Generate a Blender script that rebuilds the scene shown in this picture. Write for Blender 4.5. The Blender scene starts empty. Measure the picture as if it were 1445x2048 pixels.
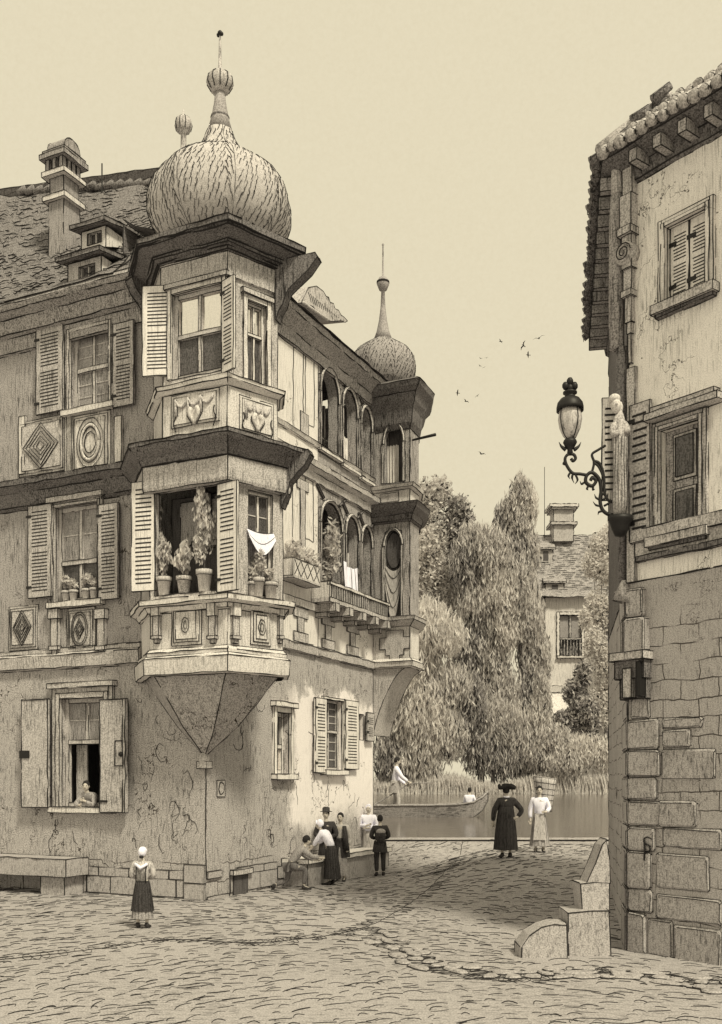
import bpy, bmesh, math, random
from mathutils import Vector, Matrix
random.seed(7)
R = math.radians
PI = math.pi
sc = bpy.context.scene
C = sc.collection

# ---------------------------------------------------------------- camera
EYE, FOC = 2.6, 2032.0
cd = bpy.data.cameras.new('camera'); cam = bpy.data.objects.new('camera', cd); C.objects.link(cam)
cam.location = (0, 0, EYE); cam.rotation_euler = (R(90), 0, 0)
cd.sensor_fit = 'VERTICAL'; cd.sensor_height = 36; cd.lens = 36 * FOC / 2048
cd.shift_y = (1560 - 1024) / 2048; cd.clip_start = .1; cd.clip_end = 3000
sc.camera = cam
# ---------------------------------------------------------------- world and sun
w = bpy.data.worlds.new('World'); sc.world = w; w.use_nodes = True
bg = w.node_tree.nodes['Background']
bg.inputs[1].default_value = 1.0
wt = w.node_tree; wc = wt.nodes.new('ShaderNodeTexCoord'); wn = wt.nodes.new('ShaderNodeTexNoise'); wn.inputs['Scale'].default_value = 260; wn.inputs['Detail'].default_value = 6; wn.inputs['Roughness'].default_value = .75
wr = wt.nodes.new('ShaderNodeValToRGB'); wr.color_ramp.elements[0].position = .30; wr.color_ramp.elements[0].color = (.757, .675, .482, 1); wr.color_ramp.elements[1].position = .62; wr.color_ramp.elements[1].color = (.79, .708, .511, 1)
wt.links.new(wc.outputs['Generated'], wn.inputs[0]); wt.links.new(wn.outputs[0], wr.inputs[0]); wt.links.new(wr.outputs[0], bg.inputs[0])
sd = bpy.data.lights.new('sun', 'SUN'); sd.energy = 3.5; sd.angle = R(9); sd.color = (1, .91, .68)
sun = bpy.data.objects.new('sun', sd); C.objects.link(sun)
sun.rotation_euler = Vector((-.38, .64, -.92)).to_track_quat('-Z', 'Y').to_euler()
sc.view_settings.view_transform = 'Standard'; sc.view_settings.look = 'None'; sc.view_settings.exposure = 0; sc.view_settings.gamma = 1

# ---------------------------------------------------------------- materials
def mat(name, v, hatch=.5, hs=(22, 22, 2.2), grain=.35, gs=42, squig=0, brick=None, rough=.9, spec=.15, tint=None, patch=.9, sq_s=1.1, bump=0, trans=0, lit_patch=None):
    m = bpy.data.materials.new(name); m.use_nodes = True
    nt = m.node_tree; N = nt.nodes; L = nt.links
    bs = N['Principled BSDF']; bs.inputs['Roughness'].default_value = rough; bs.inputs['Specular IOR Level'].default_value = spec
    tint = tint or (1, .94 + .03 * v, .98 - .04 * v)
    grain = min(.7, grain * 1.15)
    tc = N.new('ShaderNodeTexCoord')
    def math_(op, a, b=None, c=None):
        n = N.new('ShaderNodeMath'); n.operation = op
        for i, q in enumerate((a, b, c)):
            if q is None: continue
            if isinstance(q, (int, float)): n.inputs[i].default_value = q
            else: L.new(q, n.inputs[i])
        return n.outputs[0]
    def mr(x, a, b, c=0, d=1):
        n = N.new('ShaderNodeMapRange'); n.inputs[1].default_value = a; n.inputs[2].default_value = b; n.inputs[3].default_value = c; n.inputs[4].default_value = d
        L.new(x, n.inputs[0]); return n.outputs[0]
    def noise(vec, scale, detail=2, rot=None, rgh=.5):
        mp = N.new('ShaderNodeMapping'); L.new(vec, mp.inputs[0]); mp.inputs['Scale'].default_value = scale if isinstance(scale, tuple) else (scale,) * 3
        if rot: mp.inputs['Rotation'].default_value = rot
        n = N.new('ShaderNodeTexNoise'); n.inputs['Scale'].default_value = 1; n.inputs['Detail'].default_value = detail; n.inputs['Roughness'].default_value = rgh
        L.new(mp.outputs[0], n.inputs[0]); return n.outputs[0]
    P = tc.outputs['Object']
    val = None
    pn = mr(noise(P, patch, 3), .35, .62)
    h = mr(noise(P, hs, 2), .47, .60)
    h2 = mr(noise(P, tuple(q * 1.35 for q in hs), 3), .575, .615)
    val = math_('SUBTRACT', 1, math_('MULTIPLY', math_('MULTIPLY', h, pn), hatch * .62))
    val = math_('MULTIPLY', val, math_('SUBTRACT', 1, math_('MULTIPLY', math_('MULTIPLY', h2, mr(pn, 0, 1, .35, 1)), min(.8, hatch * 1.25))))
    g = mr(noise(P, gs * .95, 2), .43, .62)
    val = math_('MULTIPLY', val, math_('SUBTRACT', 1, math_('MULTIPLY', g, grain)))
    ink = None
    if squig:
        a = math_('ABSOLUTE', math_('SUBTRACT', noise(P, sq_s, 4, None, .62), .5))
        l1 = mr(a, .002, .006 , 1, 0)
        gate = mr(noise(P, sq_s * .6, 1), .50, .56)
        ink = math_('MULTIPLY', math_('MULTIPLY', l1, gate), squig)
    if brick:
        bw, bh, zt, strength, mode = brick       # width, height, fade height, strength, mode
        sp = N.new('ShaderNodeSeparateXYZ'); L.new(P, sp.inputs[0])
        u = math_('ADD', sp.outputs[0], sp.outputs[1]); vv = sp.outputs[2]
        if mode == 'flat': u, vv = sp.outputs[0], sp.outputs[1]
        wob = noise(P, 2.3, 2)
        wv = math_('MULTIPLY', math_('SUBTRACT', wob, .5), bh * .5)
        cb = N.new('ShaderNodeCombineXYZ'); L.new(math_('ADD', u, wv), cb.inputs[0]); L.new(math_('ADD', vv, wv), cb.inputs[1])
        bt = N.new('ShaderNodeTexBrick'); L.new(cb.outputs[0], bt.inputs[0])
        bt.inputs['Scale'].default_value = 1; bt.inputs['Brick Width'].default_value = bw; bt.inputs['Row Height'].default_value = bh
        bt.inputs['Mortar Size'].default_value = bh * .035; bt.inputs['Mortar Smooth'].default_value = .2
        f = math_('MULTIPLY', bt.outputs['Fac'], strength)
        f = math_('MULTIPLY', f, mr(noise(P, 1.7, 1), .38, .50))
        if zt is not None: f = math_('MULTIPLY', f, mr(math_('ADD', vv, math_('MULTIPLY', noise(P, .7, 2), .8)), zt + .3, zt + .5, 1, 0))
        ink = f if ink is None else math_('MAXIMUM', ink, f)
    if lit_patch:      # sunlit stretch of wall painted into the colour, ragged edge: along y, z range and how much paler
        y0, y1, z0, z1, gain = lit_patch; sp3 = N.new('ShaderNodeSeparateXYZ'); L.new(P, sp3.inputs[0]); wb_ = math_('MULTIPLY', math_('SUBTRACT', noise(P, .8, 5, None, .65), .5), 2.4)
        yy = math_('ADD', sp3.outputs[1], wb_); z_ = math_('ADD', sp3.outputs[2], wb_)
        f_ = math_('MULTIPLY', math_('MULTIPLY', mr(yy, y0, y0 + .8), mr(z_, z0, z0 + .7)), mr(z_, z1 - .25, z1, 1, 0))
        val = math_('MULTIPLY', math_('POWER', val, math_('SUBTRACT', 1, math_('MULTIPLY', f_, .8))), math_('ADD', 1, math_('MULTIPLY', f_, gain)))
    cm = N.new('ShaderNodeVectorMath'); cm.operation = 'SCALE'; cm.inputs[0].default_value = (v * tint[0], v * tint[1], v * tint[2]); L.new(val, cm.inputs['Scale'])
    col = cm.outputs[0]
    if ink is not None:
        mx = N.new('ShaderNodeMix'); mx.data_type = 'RGBA'; L.new(ink, mx.inputs[0]); L.new(col, mx.inputs[6]); mx.inputs[7].default_value = (.035, .028, .025, 1)
        col = mx.outputs[2]
    L.new(col, bs.inputs['Base Color'])
    if trans:
        td = N.new('ShaderNodeBsdfTranslucent'); L.new(col, td.inputs[0]); ms = N.new('ShaderNodeMixShader'); ms.inputs[0].default_value = trans; L.new(bs.outputs[0], ms.inputs[1]); L.new(td.outputs[0], ms.inputs[2]); L.new(ms.outputs[0], N['Material Output'].inputs[0])
    if bump:
        bp = N.new('ShaderNodeBump'); bp.inputs['Distance'].default_value = bump; L.new(val, bp.inputs['Height']); L.new(bp.outputs[0], bs.inputs['Normal'])
    return m

V = (24, 24, 2.0)
M = dict(
 ink=mat('dark_line', .03, 0, grain=0),
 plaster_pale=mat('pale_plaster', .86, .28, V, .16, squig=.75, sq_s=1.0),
 plaster_grey=mat('grey_plaster', .48, .55, V, .45, squig=.9, sq_s=.9),  # the street front's shade is put into this grey
 plaster_base=mat('old_plaster', .56, .42, lit_patch=(3.3, 9, 1.1, 5.0, .62), hs= (14, 14, 3), grain=.48, squig=.95, brick=(.95, .38, 1.0, .8, 'wall'), sq_s=1.0),
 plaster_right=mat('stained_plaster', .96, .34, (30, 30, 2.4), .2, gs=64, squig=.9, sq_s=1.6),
 stone=mat('grey_stone', .64, .45, V, .42),
 stone_pale=mat('pale_stone', .80, .38, V, .28),
 stone_rough=mat('rough_stone', .52, .42, (26, 26, 6), .38, gs=60, squig=.6, sq_s=2.5),
 stone_dark=mat('dark_stone', .24, .6, V, .5),  # on the cornices, shade under the flare is put into this colour
 masonry=mat('masonry', .54, .35, (34, 34, 4), .36, gs=64, squig=.7, brick=(.62, .27, 5.0, .9, 'wall'), sq_s=1.8),
 timber=mat('grey_timber', .50, .6, V, .5),
 flue=mat('chimney_stone', .44, .5, V, .4),
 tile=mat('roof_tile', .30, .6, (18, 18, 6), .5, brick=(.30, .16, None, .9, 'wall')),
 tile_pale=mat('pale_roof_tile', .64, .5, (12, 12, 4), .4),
 slate=mat('dome_shingle', .62, .22, (9, 9, 5), .26, patch=.7),
 slate_dark=mat('far_dome_shingle', .44, .3, (12, 12, 4), .42),
 shutter=mat('pale_shutter', .86, .25, V, .15),
 shutter_grey=mat('grey_shutter', .60, .5, V, .40),
 frame=mat('window_frame', .64, .4, V, .3),
 frame_pale=mat('pale_window_frame', .8, .3, V, .2),
 pane=mat('dark_pane', .14, .6, (30, 30, 3), .5, rough=.35, spec=.4),
 pane_mid=mat('grey_pane', .42, .6, (30, 30, 3), .4, rough=.4, spec=.4),
 pane_light=mat('bright_pane', .98, .08, V, .06, rough=.12),
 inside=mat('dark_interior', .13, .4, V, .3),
 curtain=mat('pale_curtain', .82, .5, (30, 30, 1.2), .12),
 iron=mat('black_iron', .018, 0, grain=.2, rough=.5, spec=.3),
 glass=mat('lantern_glass', .62, .7, (20, 20, 3), .2, rough=.15, spec=.6, patch=5),
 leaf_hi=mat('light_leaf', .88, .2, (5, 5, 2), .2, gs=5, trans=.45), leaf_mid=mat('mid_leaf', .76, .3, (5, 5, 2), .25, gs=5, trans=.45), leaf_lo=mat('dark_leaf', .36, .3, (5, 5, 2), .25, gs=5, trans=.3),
 bark=mat('bark', .26, .6, (6, 6, .6), .4, gs=6),
 skin=mat('skin', .62, .1, V, .12, tint=(1, .93, .85)),
 hair=mat('hair', .035, .2, grain=.1),
 white=mat('white_cloth', .95, .22, (30, 30, 4), .06, tint=(1, 1, 1.15)),
 cloth_mid=mat('grey_cloth', .48, .5, (40, 40, 3), .35, gs=60),
 cloth_pale=mat('pale_cloth', .62, .5, (40, 40, 3), .25, gs=60),
 cloth_brown=mat('brown_cloth', .22, .5, (40, 40, 3), .3, gs=60),
 cloth_dark=mat('dark_cloth', .075, .6, (40, 40, 3), .4, gs=60),
 wood=mat('boat_wood', .38, .5, (2, 12, 12), .35, gs=20),
 terracotta=mat('flower_pot_clay', .66, .4, (40, 40, 3), .25, gs=60),
 street=mat('street', .47, .40, (5, 14, 3), .34, gs=44, patch=.45, squig=.5, sq_s=2.2),
 bank=mat('river_bank', .5, .5, (3, 3, 3), .4, gs=6),
 far_wall=mat('far_plaster', .82, .35, (5, 5, .5), .15, gs=8),
 far_roof=mat('far_roof_tile', .46, .5, (1.2, 1.2, 7), .45, gs=8),
)

M['pane_light'].node_tree.nodes['Principled BSDF'].inputs['Metallic'].default_value = 1
# ---------------------------------------------------------------- mesh builder
class MB:
    def __init__(s): s.v = []; s.f = []; s.m = []; s.mn = []; s.smooth = set()
    def mi(s, m):
        if m not in s.mn: s.mn.append(m)
        return s.mn.index(m)
    def add(s, vs, fs, m, smooth=False):
        o = len(s.v); s.v += [tuple(q) for q in vs]; k = s.mi(m)
        for f in fs:
            if smooth: s.smooth.add(len(s.f))
            s.f.append([o + i for i in f]); s.m.append(k)
        return s
    def hexa(s, c, m):      # 8 corners: bottom four ccw, top four
        return s.add(c, [(3, 2, 1, 0), (4, 5, 6, 7), (0, 1, 5, 4), (1, 2, 6, 5), (2, 3, 7, 6), (3, 0, 4, 7)], m)
    def box(s, x0, x1, y0, y1, z0, z1, m):
        return s.hexa([(x0, y0, z0), (x1, y0, z0), (x1, y1, z0), (x0, y1, z0), (x0, y0, z1), (x1, y0, z1), (x1, y1, z1), (x0, y1, z1)], m)
    def wb(s, fr, u0, u1, v0, v1, o0, o1, m):     # box on a wall frame; o = distance out of the wall
        p, d, n = fr
        c = []
        for v in (v0, v1):
            for u, o in ((u0, o1), (u1, o1), (u1, o0), (u0, o0)): c.append((p[0] + d[0] * u + n[0] * o, p[1] + d[1] * u + n[1] * o, v))
        return s.hexa(c, m)
    def tube(s, pts, r, m, n=6, smooth=True, caps=True):
        pts = [Vector(p) for p in pts]; k = len(pts)
        if not isinstance(r, (list, tuple)): r = [r] * k
        vs = []; up = None
        for i, p in enumerate(pts):
            t = (pts[min(i + 1, k - 1)] - pts[max(i - 1, 0)])
            if t.length < 1e-9: t = Vector((0, 0, 1))
            t.normalize()
            if up is None: up = Vector((0, 0, 1)) if abs(t.z) < .9 else Vector((1, 0, 0))
            a = t.cross(up)
            if a.length < 1e-4: a = t.orthogonal()
            a.normalize(); b = a.cross(t).normalized(); up = b
            for j in range(n):
                q = 2 * PI * j / n; vs.append(p + a * (math.cos(q) * r[i]) + b * (math.sin(q) * r[i]))
        fs = [(i * n + j, i * n + (j + 1) % n, (i + 1) * n + (j + 1) % n, (i + 1) * n + j) for i in range(k - 1) for j in range(n)]
        if caps: fs += [tuple(range(n))[::-1], tuple((k - 1) * n + j for j in range(n))]
        return s.add(vs, fs, m, smooth)
    def lathe(s, c, prof, m, n=24, gore=0, gn=8, ph=0, smooth=True, ell=(1, 1)):
        vs = []; k = len(prof)
        for r, z in prof:
            for j in range(n):
                a = 2 * PI * j / n + ph
                rr = r * (1 + gore * (abs(math.cos(a * gn / 2)) - .6))
                vs.append((c[0] + rr * math.cos(a) * ell[0], c[1] + rr * math.sin(a) * ell[1], c[2] + z))
        fs = [(i * n + j, i * n + (j + 1) % n, (i + 1) * n + (j + 1) % n, (i + 1) * n + j) for i in range(k - 1) for j in range(n)]
        fs += [tuple(range(n))[::-1], tuple((k - 1) * n + j for j in range(n))]
        return s.add(vs, fs, m, smooth)
    def ball(s, c, r, m, n=10, rz=None, rot=None):
        rz = rz if rz is not None else r; rx, ry = (r if isinstance(r, tuple) else (r, r))
        if isinstance(rz, tuple): rz = rz[0]
        vs = []; fs = []; h = n // 2 + 1
        for i in range(h + 1):
            t = PI * i / h
            for j in range(n):
                a = 2 * PI * j / n; q = Vector((rx * math.sin(t) * math.cos(a), ry * math.sin(t) * math.sin(a), -rz * math.cos(t)))
                if rot is not None: q = rot @ q
                vs.append(Vector(c) + q)
        for i in range(h):
            for j in range(n): fs.append((i * n + j, i * n + (j + 1) % n, (i + 1) * n + (j + 1) % n, (i + 1) * n + j))
        return s.add(vs, fs, m, True)
    def prism(s, poly, z0, z1, m):
        n = len(poly); vs = [(x, y, z0) for x, y in poly] + [(x, y, z1) for x, y in poly]
        return s.add(vs, [tuple(range(n))[::-1], tuple(range(n, 2 * n))] + [(i, (i + 1) % n, n + (i + 1) % n, n + i) for i in range(n)], m)
    def sweep(s, pts, prof, m, closed=False, wob=0):
        k = len(pts); vs = []
        nr = []
        for i in range(k if closed else k - 1):
            a, b = pts[i], pts[(i + 1) % k]; dx, dy = b[0] - a[0], b[1] - a[1]; l = math.hypot(dx, dy); nr.append((dy / l, -dx / l))
        for i in range(k):
            if closed: n1, n2 = nr[i - 1], nr[i]
            else: n1, n2 = nr[max(i - 1, 0)], nr[min(i, k - 2)]
            q = 1 + n1[0] * n2[0] + n1[1] * n2[1]; ox, oy = (n1[0] + n2[0]) / q, (n1[1] + n2[1]) / q
            for o, z in prof: vs.append((pts[i][0] + ox * o, pts[i][1] + oy * o, z + random.uniform(-wob, wob)))
        p = len(prof)
        fs = [(i * p + j, ((i + 1) % k) * p + j, ((i + 1) % k) * p + j + 1, i * p + j + 1) for i in range(k if closed else k - 1) for j in range(p - 1)]
        if not closed: fs += [tuple(range(p)), tuple((k - 1) * p + j for j in range(p))[::-1]]
        return s.add(vs, fs, m)
    def lines(s, polylines, r, m='ink', n=3):       # raised dark strokes (joints, tile edges, mouldings)
        for pl in polylines:
            k = len(pl); s.tube(pl, [r * (.55 + .45 * math.sin(PI * (i + .6) / (k + .2))) for i in range(k)], m, n, False, False)
        return s
    def mark(s):
        if not hasattr(s, 'mk'): s.mk = []
        s.mk.append((len(s.v), len(s.f)))
    def build_pieces(s, name, parent, ink=0, **k):
        s.mark(); a = (0, 0); out = []
        for b in s.mk:
            if b[1] > a[1]:
                q = MB(); q.v = s.v[a[0]:b[0]]; q.f = [[i - a[0] for i in f] for f in s.f[a[1]:b[1]]]; q.m = s.m[a[1]:b[1]]; q.mn = list(s.mn); q.smooth = {i - a[1] for i in s.smooth if a[1] <= i < b[1]}
                used = sorted(set(q.m)); q.mn = [s.mn[i] for i in used]; q.m = [used.index(i) for i in q.m]; out.append(q.build(name, parent, ink, **k))
            a = b
        return out
    def build(s, name, parent=None, ink=0, ang=.55, minlen=.0, gap=.05):
        me = bpy.data.meshes.new(name); me.from_pydata(s.v, [], s.f)
        for i, p in enumerate(me.polygons): p.material_index = s.m[i]; p.use_smooth = i in s.smooth
        for k in s.mn: me.materials.append(M[k])
        me.update()
        if ink:
            ink *= 1.2; bm = bmesh.new(); bm.from_mesh(me); bmesh.ops.remove_doubles(bm, verts=bm.verts, dist=.0008)
            segs = []
            for e in bm.edges:
                lf = e.link_faces
                if e.calc_length() < max(minlen, ink * 2.5): continue
                if any(s.mn[f.material_index] == 'ink' for f in lf): continue
                if len(lf) == 1 or (len(lf) == 2 and e.calc_face_angle(0) > ang and not all(f.smooth for f in lf)): segs.append((e.verts[0].co.copy(), e.verts[1].co.copy()))
            bm.free()
            ex = MB(); rnd = random.Random(len(segs) * 31 + 5)
            for a, b in segs:
                L = (b - a).length; k = max(1, min(40, int(L / .28))); d = (b - a) / k; pts = []; a2 = d.orthogonal().normalized(); b2 = a2.cross(d).normalized()
                for i in range(k + 1):
                    j = ink * .75 if 0 < i < k else ink * .2
                    pts.append(a + d * i + a2 * rnd.uniform(-j, j) + b2 * rnd.uniform(-j, j))
                cur = [pts[0]]
                for i in range(k):
                    if k > 2 and rnd.random() < gap:
                        if len(cur) > 1: ex.tube(cur, [ink * rnd.uniform(.5, 1.1) for _ in cur], 'ink', 3, False, False)
                        cur = [pts[i] + d * .75]
                    cur.append(pts[i + 1])
                if len(cur) > 1: ex.tube(cur, [ink * rnd.uniform(.5, 1.1) for _ in cur], 'ink', 3, False, False)
            if ex.v:
                s.add(ex.v, ex.f, 'ink')
                return s.build(name, parent)
        o = bpy.data.objects.new(name, me); C.objects.link(o)
        if parent: o.parent = parent
        return o

def tag(o, label=None, cat=None, group=None, kind=None):
    if label: o['label'] = label
    if cat: o['category'] = cat
    if group: o['group'] = group
    if kind: o['kind'] = kind
    return o
def empty(name, loc=(0, 0, 0), rz=0, **k):
    o = bpy.data.objects.new(name, None); C.objects.link(o); o.location = loc; o.rotation_euler = (0, 0, rz); return tag(o, **k)
def copy_tree(o, parent=None):
    c = o.copy(); C.objects.link(c); c.parent = parent
    for ch in list(o.children): copy_tree(ch, c)
    return c
def at(px, py, Y): return Vector(((px - 722) * Y / FOC, Y, EYE + (1560 - py) * Y / FOC))
def smooth(t): t = max(0, min(1, t)); return t * t * (3 - 2 * t)
def ground(x, y):
    side = smooth((x - (-1.6 + .16 * (y - 17))) / 4.6)
    a = .68 * smooth((y - 16.5) / 9) * side
    b = .86 * smooth((y - 27.9) / 4)
    return max(a, b) if y > 20 else a
class Frame:
    def __init__(s, K, ang): s.K = K; s.a = ang; s.ex = (math.cos(ang), math.sin(ang)); s.ey = (-math.sin(ang), math.cos(ang))
    def W(s, p): return (s.K[0] + s.ex[0] * p[0] + s.ey[0] * p[1], s.K[1] + s.ex[1] * p[0] + s.ey[1] * p[1])
    def L(s, x, y): x -= s.K[0]; y -= s.K[1]; return (x * s.ex[0] + y * s.ex[1], x * s.ey[0] + y * s.ey[1])
    def uv(s, fr, px, py=1560):
        P = s.W(fr[0]); D = (s.ex[0] * fr[1][0] + s.ey[0] * fr[1][1], s.ex[1] * fr[1][0] + s.ey[1] * fr[1][1]); k = (px - 722) / FOC
        u = (k * P[1] - P[0]) / (D[0] - k * D[1]); Y = P[1] + u * D[1]
        return u, EYE + (1560 - py) * Y / FOC
    def rect(s, fr, x0, y0, x1, y1):
        xm = (x0 + x1) / 2
        return s.uv(fr, x0)[0], s.uv(fr, x1)[0], s.uv(fr, xm, y1)[1], s.uv(fr, xm, y0)[1]
def frame(p, q):
    dx, dy = q[0] - p[0], q[1] - p[1]; l = math.hypot(dx, dy); return (p, (dx / l, dy / l), (dy / l, -dx / l))
def shift(fr, o): return ((fr[0][0] + fr[2][0] * o, fr[0][1] + fr[2][1] * o), fr[1], fr[2])

def wall(mb, fr, u0, u1, z0, z1, m, holes=(), depth=.22):
    p, d, n = fr
    P = lambda u, v, o=0: (p[0] + d[0] * u + n[0] * o, p[1] + d[1] * u + n[1] * o, v)
    us = sorted({u0, u1, *[h[0] for h in holes], *[h[1] for h in holes]}); vs = sorted({z0, z1, *[h[2] for h in holes], *[h[3] for h in holes]})
    us = [u for u in us if u0 - 1e-6 <= u <= u1 + 1e-6]
    for i in range(len(us) - 1):
        for j in range(len(vs) - 1):
            cu, cv = (us[i] + us[i + 1]) / 2, (vs[j] + vs[j + 1]) / 2
            if any(h[0] < cu < h[1] and h[2] < cv < h[3] for h in holes): continue
            mb.add([P(us[i], vs[j]), P(us[i + 1], vs[j]), P(us[i + 1], vs[j + 1]), P(us[i], vs[j + 1])], [(0, 1, 2, 3)], m)
    for h in holes:
        a, b, c, e = h[:4]; arch = h[4] if len(h) > 4 else 0
        if not arch: lp = [(a, c), (b, c), (b, e), (a, e)]
        else:
            cu = (a + b) / 2; r = (b - a) / 2; hh = arch; k = 10
            up = [(cu + r * math.cos(t * PI / k), e - hh + hh * math.sin(t * PI / k)) for t in range(k + 1)]
            lp = [(a, c), (b, c)] + up
            for i in range(k):
                (x1, y1), (x2, y2) = up[i], up[i + 1]
                mb.add([P(x2, y2), P(x1, y1), P(x1, e), P(x2, e)], [(0, 1, 2, 3)], m)
        k = len(lp); vs_ = [P(u, v) for u, v in lp] + [P(u, v, -depth) for u, v in lp]
        mb.add(vs_, [(i, i + k, (i + 1) % k + k, (i + 1) % k) for i in range(k)], m)

def window(parent, fr, r, inset=.16, cols=2, rows=2, fm='frame', panes='pane', top=None, split=.5, bars=2, th=.07, ink=.011, name='window', open_lower=False):
    u0, u1, v0, v1 = r; f = MB(); t = th
    f.wb(fr, u0, u0 + t, v0, v1, -inset - .06, -inset + .04, fm); f.wb(fr, u1 - t, u1, v0, v1, -inset - .06, -inset + .04, fm)
    f.wb(fr, u0 + t, u1 - t, v0, v0 + t, -inset - .06, -inset + .04, fm); f.wb(fr, u0 + t, u1 - t, v1 - t, v1, -inset - .06, -inset + .04, fm)
    zm = v0 + (v1 - v0) * split
    if rows == 2: f.wb(fr, u0 + t, u1 - t, zm - t * .5, zm + t * .5, -inset - .05, -inset + .05, fm)
    for c in range(1, cols):
        um = u0 + (u1 - u0) * c / cols
        f.wb(fr, um - t * .45, um + t * .45, (zm + t * .5 if open_lower else v0 + t), v1 - t, -inset - .05, -inset + .03, fm)
    o = f.build(name, parent, ink)
    for c in range(cols):
        a = u0 + (u1 - u0) * c / cols + t * .5; b = u0 + (u1 - u0) * (c + 1) / cols - t * .5
        for (c0, c1, mm) in (((v0 + t * .5, zm - t * .5, panes), (zm + t * .5, v1 - t * .5, top or panes)) if rows == 2 else ((v0 + t, v1 - t, panes),)):
            if open_lower and c0 < zm - t and c1 <= zm: continue
            g = MB(); g.wb(fr, a, b, c0, c1, -inset - .03, -inset - .015, mm)
            for k in range(1, bars + 1):
                z = c0 + (c1 - c0) * k / (bars + 1); g.wb(fr, a, b, z - .012, z + .012, -inset - .016, -inset, 'frame')
            g.build('pane', o, 0)
    if not open_lower:
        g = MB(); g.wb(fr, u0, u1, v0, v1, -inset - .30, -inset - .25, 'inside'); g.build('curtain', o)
    return o
def shutter(parent, fr, u0, u1, v0, v1, o0=.02, o1=.075, m='shutter', n=22, ink=.012, louvre=True, label=None):
    s = MB(); s.wb(fr, u0, u1, v0, v1, o0, o1, m); w_ = u1 - u0
    if louvre:
        zs = [v0 + .12 + (v1 - v0 - .24) * (i + .5) / n for i in range(n)]
        for i, z in enumerate(zs):
            if i == n // 2: continue
            j = random.uniform(-.012, .012); h_ = (v1 - v0 - .24) / n
            for side in (0, 1):
                a, b = (o1 - .001, o1 + .006) if side == 0 else (o0 - .006, o0 + .001)
                s.wb(fr, u0 + w_ * .17 + j, u1 - w_ * .17 + j * .5, z - h_ * .15, z + h_ * .15, a, b, 'ink')
    o = s.build('shutter', parent, ink)
    if label: o['label'] = label
    hb = MB()
    for z in (v0 + .25, v1 - .25): hb.mark(); hb.wb(fr, u0 - .05, u0 + .1, z - .03, z + .03, o1 + .001, o1 + .014, 'iron')
    hb.build_pieces('hinge', o)
    return o
def outline(mb, fr, pts, r, o=.012, close=True, wob=.012, m='ink'):
    p, d, n = fr; q = list(pts) + ([pts[0]] if close else [])
    out = []
    for i in range(len(q) - 1):
        (a, b), (c, e) = q[i], q[i + 1]; k = max(1, int(math.hypot(c - a, e - b) / .2))
        for j in range(k): out.append((a + (c - a) * j / k, b + (e - b) * j / k))
    out.append(q[-1])
    mb.lines([[(p[0] + d[0] * u + n[0] * o, p[1] + d[1] * u + n[1] * o, v) for u, v in [(x + random.uniform(-wob, wob), y + random.uniform(-wob, wob)) for x, y in out]]], r, m)
def oval(cu, cv, a, b, n=18): return [(cu + a * math.cos(2 * PI * i / n), cv + b * math.sin(2 * PI * i / n)) for i in range(n)]
def panel(mb, fr, r, m, depth=.03, ink_r=.011, n=2):
    u0, u1, v0, v1 = r
    for i in range(n):
        g = .06 * i; mb.wb(fr, u0 + g, u1 - g, v0 + g, v1 - g, -.02 + .0, depth + i * .018, m)

def leaf_mass(mb, clumps, n, size, elong=1.6, hang=0, mats=('leaf_hi', 'leaf_mid', 'leaf_lo'), wts=(.35, .45, .2), shell=.5, rnd=random, inky=0):
    for (c, rad, frac) in clumps:
        for _ in range(int(n * frac)):
            while True:
                d = Vector((rnd.uniform(-1, 1), rnd.uniform(-1, 1), rnd.uniform(-1, 1)))
                if 0.05 < d.length <= 1: break
            k = shell + (1 - shell) * rnd.random(); d = d.normalized() * (k if rnd.random() < .8 else rnd.random()) * rnd.uniform(.85, 1.12)
            p = Vector((c[0] + d.x * rad[0], c[1] + d.y * rad[1], c[2] + d.z * rad[2]))
            ax = Vector((rnd.gauss(0, 1), rnd.gauss(0, 1), rnd.gauss(0, 1) - hang)).normalized() if hang >= 0 else Vector((rnd.gauss(0, .35), rnd.gauss(0, .35), 1)).normalized()
            b = ax.orthogonal().normalized(); b.rotate(Matrix.Rotation(rnd.uniform(0, 6.28), 3, ax))
            s = size * rnd.uniform(.6, 1.3); l = s * elong
            m = 'ink' if rnd.random() < inky else mats[0] if rnd.random() < wts[0] else (mats[1] if rnd.random() < wts[1] / (wts[1] + wts[2]) else mats[2])
            mb.add([p - ax * l * .5, p + b * s * .5 - ax * l * .1, p + ax * l * .5, p - b * s * .5 - ax * l * .1], [(0, 1, 2, 3)], m)

# ================================================================ SETTING
def grid(name, x0, x1, y0, y1, nx, ny, fz, m):
    mb = MB(); vs = []
    for j in range(ny + 1):
        for i in range(nx + 1):
            x = x0 + (x1 - x0) * i / nx; y = y0 + (y1 - y0) * j / ny; vs.append((x, y, fz(x, y)))
    mb.add(vs, [(j * (nx + 1) + i, j * (nx + 1) + i + 1, (j + 1) * (nx + 1) + i + 1, (j + 1) * (nx + 1) + i) for j in range(ny) for i in range(nx)], m, True)
    return mb
QY = 31.4
g = grid('street', -60, 60, -20, QY, 240, 110, ground, 'street')
zq = ground(0, QY)
g.add([(-60, QY, zq), (60, QY, zq), (60, QY, zq - 1.6), (-60, QY, zq - 1.6)], [(0, 1, 2, 3)], 'masonry')
tag(g.build('street'), kind='structure')
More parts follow.
